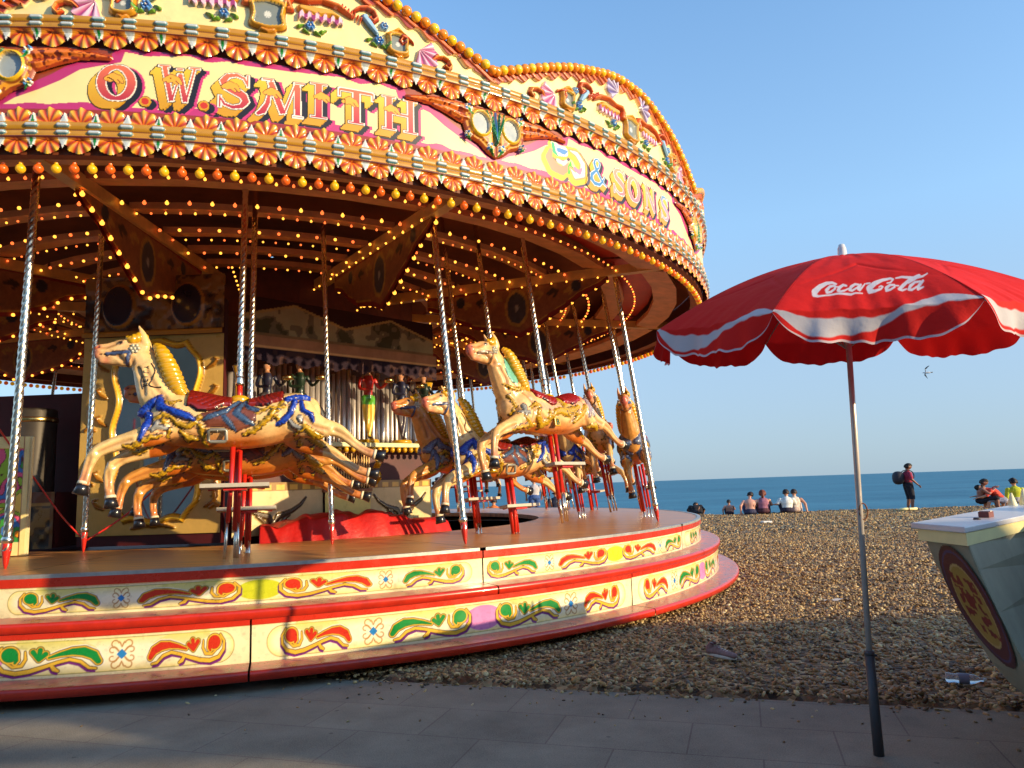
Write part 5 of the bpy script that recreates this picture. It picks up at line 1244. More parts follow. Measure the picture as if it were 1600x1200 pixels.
    def fn3(A, U, V):
        A.c[:] = s2l((244, 222, 150)); inn = (U > .06) & (U < .56) & (V > .82) & (V < 1.60); n = vnoise(U * 9, V * 7, 2); n2 = vnoise(U * 13 + 4, V * 11, 7)
        cols = [s2l(c) for c in ((206, 60, 40), (236, 150, 30), (60, 150, 60), (60, 120, 190), (226, 90, 130), (150, 190, 50), (246, 206, 90))]
        idx = np.floor((n * 3.3 + n2 * 3.3 + (V - .8) * 2.5)).astype(int) % 7; c = np.array(cols)[idx]; A.c[inn] = c[inn]
        ed = np.abs(((n * 3.3 + n2 * 3.3 + (V - .8) * 2.5) % 1) - .5) > .44; A.c[inn & ed] = s2l((90, 40, 24)); A.h[~inn] = .012
        A.c[(np.abs(U - .06) < .005) | (np.abs(U - .56) < .005)] = s2l((150, 60, 30))
    uu = np.array([.57, .12]); uu /= np.linalg.norm(uu); flat_art('painted_front', (-4.72, 6.16), uu, .60, .71, 1.70, fn3, P_GLOSS, e, .007)
    b = MB(); b.box((-4.72 + uu[0] * .3 - uu[1] * .03, 6.16 + uu[1] * .3 + uu[0] * .035, 1.205), (.62, .04, 1.0), math.atan2(uu[1], uu[0])); b.build('panel_frame', mat('cream_frame', H(246, 232, 180), .4), e)
build_centre()
def figure(name, loc, rz, hh, top, mid, legs, label):
    """small carved bandsman: crossed-foot stance, arms forward"""
    k = hh / 1.75; S = lambda P: [tuple(np.array(p) * k) for p in P]
    parts = [[(0, 0, .92, .13, .10), (0, 0, 1.1, .12, .09), (0, 0, 1.3, .17, .11), (0, 0, 1.44, .13, .08)], [(0, 0, 1.44, .05, .05), (0, 0, 1.53, .05, .05)], [(0, 0, 1.56, .06, .07), (0, .0, 1.64, .078, .09), (0, 0, 1.73, .05, .06)],
             [(-.08, 0, .95, .09, .10), (-.06, 0, .5, .055, .06), (.02, 0, .08, .035, .04)], [(.08, 0, .95, .09, .10), (.08, -.03, .5, .055, .06), (-.02, -.05, .08, .035, .04)],
             [(.02, -.02, .04, .04, .03), (.04, -.14, .03, .035, .025)], [(-.02, -.08, .04, .04, .03), (-.05, -.18, .03, .035, .025)],
             [(-.18, 0, 1.38, .05, .05), (-.26, -.05, 1.15, .04, .04), (-.12, -.24, 1.12, .035, .035), (-.06, -.28, 1.13, .03, .025)], [(.18, 0, 1.38, .05, .05), (.27, -.08, 1.18, .04, .04), (.30, -.30, 1.28, .035, .035), (.30, -.36, 1.31, .03, .025)]]
    V, N, F = fuse([S(p) for p in parts], .012 * k / .5, 2); z = V[:, 2] / k
    C = np.repeat(s2l((196, 140, 100))[None], len(V), 0); C[(z < 1.46) & (z > 1.02)] = s2l(top); C[(z <= 1.02) & (z > .80)] = s2l(mid); C[(z <= .80)] = s2l(legs); C[z < .07] = s2l((60, 40, 30)); C[z > 1.66] = s2l((50, 30, 20))
    e = empty(name, loc, (0, 0, rz), label, 'figure', 'carved bandsmen on the organ ledge'); o = link('body', mesh_np('figure_body', V, F, C), P_GLOSS, e)
    b = MB(); b.lathe([(.001, 0), (.11, 0), (.12, -.015), (.12, -.04), (.001, -.04)], 20); b.build('stand', GOLDP, e, True)
    b = MB(); b.lathe([(.001, .03), (.05, .02), (.055, -.02), (.001, -.03)], 14, (.30 * k, -.40 * k, 1.33 * k)); b.build('instrument', mat('brass'), e, True)
    return e
P_MATTE = mat('faded_scenery_paint', attr=True, rough=.9, noise=.2, nscale=5); P_MATTE.node_tree.nodes['Principled BSDF'].inputs['Specular IOR Level'].default_value = .12
def build_organ():
    PL = np.array([-2.76, 7.22]); PR = np.array([-1.03, 8.92]); d = PR - PL; W = float(np.linalg.norm(d)); rz = math.atan2(d[1], d[0])
    e = empty('fairground_organ', (PL[0], PL[1], 0), (0, 0, rz), 'fairground organ with silver pipes, cream base panels and painted canopy in the ride centre', 'organ')
    def P(name, fn, x0, x1, z0, z1, y=0., g=.009, m=P_GLOSS):
        o = flat_art(name, (x0, y), (1, 0), x1 - x0, z0, z1, fn, m, e, g); return o
    b = MB(); b.box((W / 2, .55, 1.1), (W, 1.0, 1.1)); b.build('case', MAROON, e)
    b = MB(); b.box((W / 2, .75, 2.3), (W, .5, 1.5)); b.build('upper_case', mat('case_brown', H(120, 84, 60), .6, noise=.2), e)
    def base(A, U, V):
        A.c[:] = s2l((220, 196, 140)); 
        for cx in (.42, 1.98):
            for s in (-1, 1): A.put(chain((U - cx) * s, V, [(.02, .86, .03), (.05, .92, .035), (.12, .94, .03), (.2, .97, .025), (.3, 1.03, .02), (.36, 1.10, .012)]), s2l((70, 50, 24)), 0, .02, .01); A.put(chain((U - cx) * s, V, [(.09, .86, .02), (.13, .90, .02), (.18, .93, .012)]), s2l((90, 66, 30)), 0, .02, .01)
        A.c[V > 1.18] = s2l((150, 110, 40)); m = (np.abs(((U * 7) % 1) - .5) < .3) & (V > 1.19) & (V < 1.24); A.c[m] = s2l((230, 180, 70))
    P('base_panel', base, 0, .98, .74, 1.26, -.02); P('base_panel', lambda A, U, V: base(A, U + .0, V), 1.56, W, .74, 1.26, -.02)
    def square(A, U, V):
        A.c[:] = s2l((248, 226, 120)); x = U - 1.27
        for s in (-1, 1):
            A.put(chain(x * s, V, [(0, .98, .008), (.08, 1.04, .012), (.16, 1.08, .022), (.2, 1.07, .01)]), s2l((150, 100, 30)), 0, .02, .01); A.put(chain(x * s, V, [(0, .90, .008), (.08, .86, .012), (.16, .83, .022), (.2, .84, .01)]), s2l((150, 100, 30)), 0, .02, .01)
        A.put(ell(U, V, 1.27, .97, .03, .10), s2l((110, 80, 20)), 0, .02, .01); A.put(chain(x, V, [(-.1, .80, .012), (0, .78, .016), (.1, .80, .012)]), s2l((110, 150, 60)), 0, .02, .01)
    P('square_panel', square, .99, 1.55, .74, 1.14, -.05)
    # spindle grille
    b = MB(); b.box((1.27, -.03, 1.16), (.60, .08, .03)); b.box((1.27, -.03, 1.58), (.60, .08, .03)); b.box((1.27, -.03, 1.37), (.60, .03, .012)); b.build('grille_rail', mat('grille_wood', H(150, 96, 60), .45), e)
    b = MB()
    for x in np.arange(1.0, 1.56, .032):
        for z0 in (1.18, 1.38): b.lathe([(.004, z0), (.011, z0 + .03), (.006, z0 + .06), (.012, z0 + .1), (.006, z0 + .14), (.011, z0 + .17), (.004, z0 + .19)], 7, (x, -.04, 0))
    b.build('spindles', mat('spindle_gold', H(226, 186, 120), .35), e, True)
    # scroll consoles either side of grille
    for x in (.92, 1.62):
        b = MB(); b.tube(smoothpts([(x, -.05, 1.24), (x, -.12, 1.30), (x, -.06, 1.38), (x, -.12, 1.46), (x, -.08, 1.55)], 5), .035, 10); b.build('console', GOLDP, e, True)
    # ledge
    b = MB(); b.box((W / 2, -.06, 1.645), (W + .06, .34, .05)); b.build('ledge', mat('ledge_paint', H(216, 220, 168), .4), e, bevel=.01)
    b = MB()
    for x in np.arange(.05, W, .085): b.lathe([(.001, -.03), (.022, -.02), (.03, .0), (.022, .03), (.001, .035)], 8, (x, -.20, 1.59))
    b.build('gilt_beading', GOLDP, e, True)
    # pipes
    sil = mat('pipe_metal', (.74, .68, .64), .36, .7, noise=.15)
    for i, x in enumerate(np.arange(.06, W - .04, .066)):
        b = MB(); h = .62 + .16 * abs(math.sin(i * .55)); r = .024 + .006 * math.cos(i * .9)
        b.tube([(x, .22, 1.67), (x, .22, 1.74), (x, .22, 1.78), (x, .22, 1.78 + h)], [.012, r, r, r], 12); b.build('organ_pipe', sil, e, True)
    # painted canopy: scalloped pelmet then landscape panels
    def pel(A, U, V):
        A.c[:] = s2l((46, 34, 44)); n = vnoise(U * 14, V * 14, 5); A.c[n > .62] = s2l((74, 52, 50)); A.c[V > 2.62] = s2l((170, 120, 84)); A.c[np.abs(V - 2.62) < .01] = s2l((220, 170, 110))
    flat_art('pelmet', (0, -.16), (1, 0), W, 2.36, 2.72, pel, P_MATTE, e, .012, lambda U, V: V > 2.42 + .05 * np.abs(np.sin(U * 9)))
    def land(A, U, V):
        n = vnoise(U * 5, V * 6, 2) * .6 + vnoise(U * 14, V * 15, 3) * .4; t = (V - 2.72) / .45
        A.c[:] = s2l((120, 100, 70)); A.c[n > .5] = s2l((164, 140, 96)); A.c[n < .38] = s2l((84, 72, 44)); A.c[V < 2.78] = s2l((150, 112, 70))
        x = np.abs(((U / W * 2) % 1) - .5); A.c[V > 3.10 - x * .35] = s2l((64, 34, 26)); A.c[np.abs(V - 3.10 + x * .35) < .014] = s2l((180, 140, 80))
    P('landscape_panel', land, 0, W, 2.72, 3.14, -.10, .012, P_MATTE)
    for x in (.03, W - .03):
        b = MB(); b.lathe([(.06, 1.67), (.06, 1.72), (.035, 1.76), (.04, 2.0), (.03, 2.3), (.05, 2.38), (.06, 2.42)], 14, (x, -.04, 0)); b.build('gilt_column', GOLDP, e, True)
    c, s = math.cos(rz), math.sin(rz); Wd = lambda x, y, z: (PL[0] + c * x - s * y, PL[1] + s * x + c * y, z)
    figure('bandsman_figure', Wd(.30, -.10, 1.71), rz, .78, (40, 40, 60), (60, 50, 50), (70, 50, 60), 'carved bandsman nearest the mirror board, colours darkened for canopy shade')  # dark coats here have the canopy's shade put into their colours
    figure('bandsman_figure', Wd(.66, -.10, 1.71), rz, .82, (30, 50, 34), (40, 48, 34), (60, 40, 40), 'green coated bandsman above the blue bow of the near horse, darkened for canopy shade')
    figure('bandsman_figure', Wd(1.50, -.10, 1.71), rz, .86, (180, 40, 30), (90, 170, 50), (236, 190, 60), 'carved figure in red jacket, green sash and yellow tights on the organ ledge')
    figure('bandsman_figure', Wd(1.95, -.10, 1.71), rz, .82, (40, 44, 70), (50, 50, 60), (60, 46, 50), 'blue bandsman right of the yellow legged figure, darkened for canopy shade')
    figure('bandsman_figure', Wd(2.28, -.10, 1.71), rz, .82, (28, 44, 34), (34, 34, 40), (40, 34, 34), 'bandsman at the right end of the organ ledge beside the gilt column')
build_organ()
# crumpled red tarpaulin inside the deck ring
def build_tarp():
    n, m = 160, 40; th = np.linspace(rad(-73), rad(-40), n); q = np.linspace(0, 1, m); T, Q = np.meshgrid(th, q, indexing='ij')
    R = 3.72 - Q * .62; tt = (T - T.min()) / (T.max() - T.min())
    Z = .48 + .36 * np.clip(Q * 4, 0, 1) ** .6 + .10 * np.sin(tt * 3.1) + .12 * (vnoise(tt * 9, Q * 2.0, 2) - .5) + .05 * (vnoise(tt * 24, Q * 3, 5) - .5) - .08 * tt
    R = R + .06 * (vnoise(tt * 11, Q * 3, 9) - .5)
    V = np.stack([CX + R * np.cos(T), CY + R * np.sin(T), Z], -1).reshape(-1, 3)
    o = link('tarpaulin', mesh_np('tarpaulin', V, grid_faces(n, m)), mat('red_tarpaulin', H(196, 26, 22), .5, noise=.2, nscale=8, bump=.4, bscale=30))
    so_ = o.modifiers.new('s', 'SOLIDIFY'); so_.thickness = .006
    tag(o, 'crumpled red tarpaulin heaped below the organ inside the deck', 'tarpaulin')
build_tarp()
def rope(name, pts, r, m, label):
    b = MB(); b.tube(pts, r, 6); o = b.build(name, m, None, True); tag(o, label, 'rope'); return o
rope('guard_rope', smoothpts([(-3.77, 6.56, .80), (-3.5, 6.72, 1.02), (-3.15, 6.85, 1.40), (-2.75, 6.95, 1.85), (-2.6, 7.0, 2.1)], 3), .009, REDP, 'thin red rope rising from the rod foot across the mirror board')
rope('guard_rope', smoothpts([(-4.42, 6.0, 2.05), (-4.3, 6.2, 1.7), (-4.12, 6.4, 1.30), (-3.95, 6.5, 1.0), (-3.78, 6.56, .79)], 3), .008, REDP, 'thin red rope sloping down in front of the dark boiler')

# ================================================================== PARASOL
def build_parasol():
    e = empty('parasol', (1.46, 3.22, 0), label='red beach parasol with white wave band and script lettering on a thin metal pole', cat='parasol')
    R, ZT, drop, tilt, a0, cx, cy, val = .875, 2.13, .315, rad(6), -130.5, .065, .03, .12
    redf = s2l((224, 34, 28)); white = s2l((206, 202, 206))
    fab = bpy.data.materials.new('parasol_fabric'); fab.use_nodes = True; t = fab.node_tree; N = t.nodes; L = t.links; p = N['Principled BSDF']
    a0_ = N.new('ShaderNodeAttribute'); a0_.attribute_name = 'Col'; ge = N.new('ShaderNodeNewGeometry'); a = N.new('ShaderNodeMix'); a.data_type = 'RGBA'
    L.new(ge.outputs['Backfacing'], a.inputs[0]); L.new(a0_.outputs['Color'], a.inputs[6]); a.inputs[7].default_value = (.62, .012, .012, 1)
    L.new(a.outputs[2], p.inputs['Base Color']); p.inputs['Roughness'].default_value = .75
    p.inputs['Specular IOR Level'].default_value = .2
    tr = N.new('ShaderNodeBsdfTranslucent'); L.new(a.outputs[2], tr.inputs[0]); mx = N.new('ShaderNodeMixShader'); mx.inputs[0].default_value = .2
    L.new(p.outputs[0], mx.inputs[1]); L.new(tr.outputs[0], mx.inputs[2]); L.new(mx.outputs[0], N['Material Output'].inputs[0])
    wv = N.new('ShaderNodeTexWave'); wv.inputs['Scale'].default_value = 300; tc = N.new('ShaderNodeTexCoord'); L.new(tc.outputs['Object'], wv.inputs['Vector'])
    nz = N.new('ShaderNodeTexNoise'); nz.inputs['Scale'].default_value = 7; nz.inputs['Detail'].default_value = 5; L.new(tc.outputs['Object'], nz.inputs['Vector'])
    bp = N.new('ShaderNodeBump'); bp.inputs['Strength'].default_value = .35; bp.inputs['Distance'].default_value = .03; L.new(nz.outputs[0], bp.inputs['Height']); L.new(bp.outputs[0], p.inputs['Normal'])
    LOGO = [[(440, 275, 8), (400, 262, 10), (340, 270, 14), (270, 305, 22), (215, 355, 28), (212, 382, 22), (250, 398, 9), (330, 388, 6), (450, 372, 8), (560, 371, 10), (600, 374, 9), (640, 362, 6), (720, 360, 3)],
            [(425, 290, 8), (375, 300, 11), (340, 335, 15), (345, 358, 12), (385, 352, 9), (430, 320, 8), (428, 292, 7)], [(430, 300, 6), (470, 305, 5)],
            [(548, 290, 8), (515, 282, 10), (478, 308, 15), (462, 338, 14), (485, 350, 10), (530, 338, 7), (575, 315, 5)],
            [(680, 278, 7), (640, 275, 9), (600, 300, 14), (585, 328, 13), (610, 338, 9), (660, 310, 7), (690, 285, 7)], [(700, 280, 10), (675, 318, 13), (690, 332, 9), (745, 270, 5)],
            [(762, 268, 6), (798, 264, 6)],
            [(1042, 222, 7), (1010, 214, 9), (930, 232, 14), (850, 268, 22), (790, 312, 28), (795, 338, 22), (850, 342, 12), (915, 322, 8), (935, 300, 6), (915, 292, 5), (895, 305, 4)], [(1040, 225, 7), (1015, 255, 6), (980, 262, 5)],
            [(1055, 278, 8), (1010, 282, 11), (972, 312, 15), (975, 335, 12), (1015, 330, 9), (1060, 300, 8), (1058, 280, 7)], [(1060, 285, 5), (1100, 285, 5)],
            [(1070, 212, 5), (1130, 202, 8), (1200, 208, 10), (1290, 212, 10), (1350, 200, 8), (1395, 172, 4)], [(1200, 240, 12), (1250, 212, 10), (1310, 185, 8), (1320, 192, 6), (1270, 225, 7), (1200, 255, 10)], [(1215, 225, 12), (1150, 280, 16), (1110, 318, 15), (1140, 330, 9), (1185, 315, 5)],
            [(1325, 248, 7), (1270, 252, 9), (1225, 285, 14), (1210, 318, 13), (1240, 326, 9), (1300, 290, 7), (1330, 255, 7)], [(1352, 245, 11), (1310, 290, 14), (1305, 318, 11), (1360, 300, 5)]]
    can = None
    for k in range(8):
        ns, nv = (240, 240) if k in (0, 7, 1) else (60, 60)
        s_ = np.linspace(0, 1, ns); v_ = np.concatenate([np.linspace(.005, 1, int(nv * .85)), np.linspace(1.0, 1.0 + val, nv - int(nv * .85) + 1)[1:]])
        S, V = np.meshgrid(s_, v_, indexing='ij'); v1 = np.minimum(V, 1); ov = np.maximum(V - 1, 0)
        dep = (1 - np.abs(2 * S - 1) ** 5) ; ov2 = ov * (.06 + .94 * dep)
        A1, A2 = rad(a0 + 45 * k), rad(a0 + 45 * k + 45); r = R * v1 * (1 - .022 * np.sin(PI * S) * v1 ** 3)
        x = (math.cos(A1) * (1 - S) + math.cos(A2) * S) * r; y = (math.sin(A1) * (1 - S) + math.sin(A2) * S) * r
        z = -drop * v1 ** 1.8 - .012 * np.sin(PI * S) * v1 ** 2 - ov2
        z += .006 * np.sin(S * 23 + k) * np.clip(V - .75, 0, 1) * 2 + .0035 * np.sin(S * 61 + 2 * k) * np.clip(V - .80, 0, 1) * 3 * np.sin(PI * S) + .006 * (vnoise(S * 9 + k * 7, V * 6, 3) - .5) * np.sin(PI * S)
        z -= .004 * np.exp(-((V - (.55 + .5 * np.abs(S - .5))) / .02) ** 2) * np.sin(PI * S)
        fl = 1 + ov2 * .22 + .022 * np.sin(S * 9 + k * 2.1) * ov2 / val + .012 * np.sin(S * 31 + k) * ov2 / val; x *= fl; y *= fl
        Y = y * math.cos(tilt) - z * math.sin(tilt); Z = y * math.sin(tilt) + z * math.cos(tilt)
        P = np.stack([x + cx, Y + cy, Z + ZT], -1)
        C = np.repeat(redf[None], S.size, 0).reshape(S.shape + (3,))
        C[(np.minimum(S, 1 - S) * v1 < .006)] = redf * .55; C[(np.abs(np.minimum(S, 1 - S) * v1 - .012) < .0022)] = redf * .75
        # white wave band: low and thick on one side, thin in the middle, swelling to the other rib
        wc = np.interp(S, [0, .04, .12, .25, .4, .55, .65, .75, .85, .95, 1], [1.0, 1.028, 1.058, 1.066, 1.062, 1.044, 1.015, .985, .975, .988, 1.0]); ww = np.interp(S, [0, .05, .15, .3, .45, .6, .7, .8, .9, 1], [.014, .030, .036, .034, .026, .013, .014, .026, .027, .010])
        wq = np.clip((ww - np.abs(V - wc)) / .005 + .5, 0, 1)[..., None]; C = C * (1 - wq) + white * wq; C[(V > 1 + val - .010)] = s2l((214, 196, 200))
        if k == 0:
            a_ = (S - .5) * v1; q = V - 1; q2 = np.maximum(q, 0)
            f = lambda c: sum(c[i * 4 + j] * a_ ** i * q ** j for i in range(3) for j in range(4)) + c[12] * q2 + c[13] * q2 * a_
            zx = f([838.0, 463.6, 172.5, 39.4, 2200.2, 716.2, 240.1, 60.2, 177.1, 115.0, 50.3, -4.8, -237.5, 28.4]); zy = f([503.0, 1385.8, 1079.6, 210.3, -150.5, 64.3, 101.2, 35.8, -11.0, 5.6, -67.3, -186.8, 1415.2, 116.3])
            d = np.min([chain(zx, zy, c) for c in LOGO], 0); wq = np.clip((1.6 - d) / 6 + .5, 0, 1)[..., None]; C = C * (1 - wq) + s2l((236, 226, 228)) * wq
        o = link('canopy_panel', mesh_np('canopy_panel', P.reshape(-1, 3), np.ascontiguousarray(grid_faces(ns, len(v_))[:, ::-1]), C.reshape(-1, 3)), fab, e)
    def tl(x, y, z): return (x + cx, y * math.cos(tilt) - z * math.sin(tilt) + cy, y * math.sin(tilt) + z * math.cos(tilt) + ZT)
    steel = mat('parasol_steel', (.42, .40, .38), .4, .7, noise=.15, nscale=20)
    for k in range(8):
        an = rad(a0 + 45 * k); b = MB(); b.tube([tl(math.cos(an) * R * q, math.sin(an) * R * q, -drop * q ** 1.8 - .012) for q in np.linspace(.02, .99, 9)], .004, 6); b.build('rib', steel, e, True)
        b = MB(); b.tube([tl(0, 0, -.42), tl(math.cos(an) * R * .5, math.sin(an) * R * .5, -drop * .5 ** 1.8 - .016)], .003, 6); b.build('strut', steel, e, True)
    b = MB(); b.tube([(cx * 1.0, cy, ZT - .01), (cx * .55, cy * .5, 1.35), (0, 0, .38)], [.0125, .0125, .0125], 14); b.build('pole', mat('pole_paint', (.62, .57, .53), .35, .3, noise=.1, nscale=20), e, True)
    b = MB(); b.tube([(0, 0, 0), (0, 0, .40)], [.021, .019], 16); b.build('ground_socket', mat('dark_socket', (.07, .065, .07), .5), e, True)
    b = MB(); b.tube([(.0, 0, .40), (0, 0, .415)], [.022, .018], 14); b.tube([(.015, 0, .395), (.032, 0, .395)], .005, 8); b.build('clamp', mat('dark_socket'), e, True)
    b = MB(); b.lathe([(.001, .05), (.012, .048), (.018, .03), (.02, .0), (.028, -.012)], 16, (cx, cy, ZT + .012)); b.build('finial', mat('white_plastic', H(226, 226, 226), .35), e, True)
    b = MB(); b.tube([(.028 + .018 * math.cos(q) + .005, 0, .99 + .035 * math.sin(q)) for q in np.linspace(0, 2 * PI, 14)], .003, 6); b.build('cord_loop', mat('brown_cord', H(130, 80, 50), .8), e, True)
build_parasol()

# ================================================================== STALL AT THE RIGHT EDGE
def build_stall():
    e = empty('ice_cream_stall', (1.60, 2.68, 0), label='cream stall with slanting sides, pale counter and red oval emblem at the right edge', cat='stall')
    A0 = np.array([-.01, .27]); B0 = np.array([0., 0.]); R0 = np.array([1.5, 1.44])
    side = mat('stall_paint', H(150, 146, 124), .55, noise=.18, nscale=5); 
    prof = [(.905, 0), (.80, .035), (.65, .095), (.52, .155), (.42, .21), (.34, .27), (.27, .35), (.22, .46)]
    ex = np.array([.98, -.05])
    rings = []
    for z, ins in prof:
        a = A0 + ex * ins; b_ = B0 + ex * ins * .88 + np.array([0, .02 * ins]); r_ = R0 + np.array([.0, .35]) * ins; bk = A0 + np.array([1.6, 1.6]); rings.append([(a[0], a[1], z), (b_[0], b_[1], z), (r_[0], r_[1], z), (bk[0], bk[1], z)])
    b = MB(); V = [p for r in rings for p in r]; n = len(prof); b.add(V, [(i * 4 + j, i * 4 + (j + 1) % 4, (i + 1) * 4 + (j + 1) % 4, (i + 1) * 4 + j) for i in range(n - 1) for j in range(4)] + [tuple(range(4))]); b.build('stall_body', side, e, bevel=.012)
    b = MB(); T = [A0 + [-.03, .02], B0 + [-.02, -.03], R0 + [.02, -.03], A0 + [1.6, 1.65]]; b.prism([tuple(t) for t in T], (0, 0, .93), (1, 0, 0), (0, 1, 0), .022); b.build('counter_top', mat('counter_white', H(214, 214, 216), .3, noise=.1), e, bevel=.004)
    b = MB(); T = [A0 + [-.012, .01], B0 + [-.008, -.014], R0 + [.01, -.014], A0 + [1.55, 1.6]]; b.prism([tuple(t) for t in T], (0, 0, .885), (1, 0, 0), (0, 1, 0), .044); b.build('counter_rail', mat('rail_yellow', H(232, 220, 160), .45, noise=.1), e)
    # oval emblem on the slanted end
    g = .004; us = np.arange(0, 1.0001, .012); zs = np.arange(.40, .895, .005); U, Z = np.meshgrid(us, zs, indexing='ij'); ins = np.interp(Z, [p[0] for p in prof][::-1], [p[1] for p in prof][::-1])
    ax = A0[0] + ex[0] * ins; ay = A0[1] + ex[1] * ins; bx = B0[0] + ex[0] * ins * .88; by = B0[1] + ex[1] * ins * .88 + .02 * ins
    X = ax * (1 - U) + bx * U - .006; Y = ay * (1 - U) + by * U - .001; uu = (U - .52) * .25; vv = Z - .655; d = np.hypot(uu / .118, vv / .225)
    A = Art(uu, vv, s2l((74, 32, 36))); A.c[d < .92] = s2l((92, 36, 38)); A.c[(d > .86) & (d < .9)] = s2l((70, 60, 100)); A.c[d < .66] = s2l((168, 136, 60)); A.c[(d > .64) & (d < .68)] = s2l((190, 160, 100))
    wob = vnoise(uu * 60, vv * 40, 3)
    for vc, hh in ((.085, .022), (.02, .035), (-.045, .022), (-.09, .014)):
        A.c[(np.abs(vv - vc + uu * .3) < hh) & (np.abs(uu) < .058) & (wob > .42)] = s2l((124, 34, 30))
    keep = d < 1; kk = keep[:-1, :-1] & keep[1:, 1:]; F = grid_faces(*U.shape, kk); P = np.stack([X, Y, Z], -1).reshape(-1, 3); P, F, Cc = compact(P, F, A.c.reshape(-1, 3))
    link('oval_emblem', mesh_np('oval_emblem', P, F, Cc), P_FLAT, e)
    # wheel and leg in the dark underneath
    b = MB(); b.lathe([(.13, -.03), (.15, -.02), (.155, 0), (.15, .02), (.13, .03), (.10, .02), (.10, -.02), (.13, -.03)], 24, (.62, .32, .155), M=Matrix.Rotation(rad(90), 3, 'X') @ Matrix.Rotation(0, 3, 'Z')); b.build('wheel', mat('rubber', (.02, .02, .02), .7), e, True)
    b = MB(); b.box((.52, .30, .14), (.04, .04, .27)); b.build('stall_leg', mat('dark_socket'), e)
    # things standing on the counter
    t = empty('wafer_box', (1.98, 3.16, .952), (0, 0, rad(44)), 'small maroon carton lying on the stall counter', 'box'); b = MB(); b.box((0, 0, .012), (.075, .04, .024)); b.build('carton', mat('maroon_card', H(120, 70, 66), .7), t, bevel=.002)
    b = MB(); b.box((0, 0, .0255), (.03, .041, .003)); b.build('flap', mat('white_card', H(220, 214, 206), .7), t)
    t = empty('dark_lid', (1.86, 3.03, .952), label='tiny dark lid beside the carton on the counter', cat='lid'); b = MB(); b.lathe([(.001, .008), (.012, .008), (.014, 0), (.001, 0)], 16); b.build('lid_disc', mat('dark_socket'), t, True)
    # short pale posts beyond the stall
    for i, (x, h) in enumerate(((2.72, .16), (2.80, .18), (2.88, .20), (2.97, .21))):
        t = empty('tapered_post', (x, 4.10 + .02 * i, 0), label='pale tapered post behind the stall counter, one of a short row', cat='post', group='pale posts behind the stall')
        b = MB(); b.tube([(0, 0, 0), (0, 0, .80), (0, 0, .86), (0, 0, .86 + h * .55), (0, 0, .86 + h)], [.03, .03, .03, .026, .005], 12); b.build('post_shaft', mat('post_cream', H(246, 240, 190), .45), t, True)
        b = MB(); b.lathe([(.034, .0), (.034, .03), (.03, .035)], 12); b.build('post_foot', mat('dark_socket'), t, True)
build_stall()

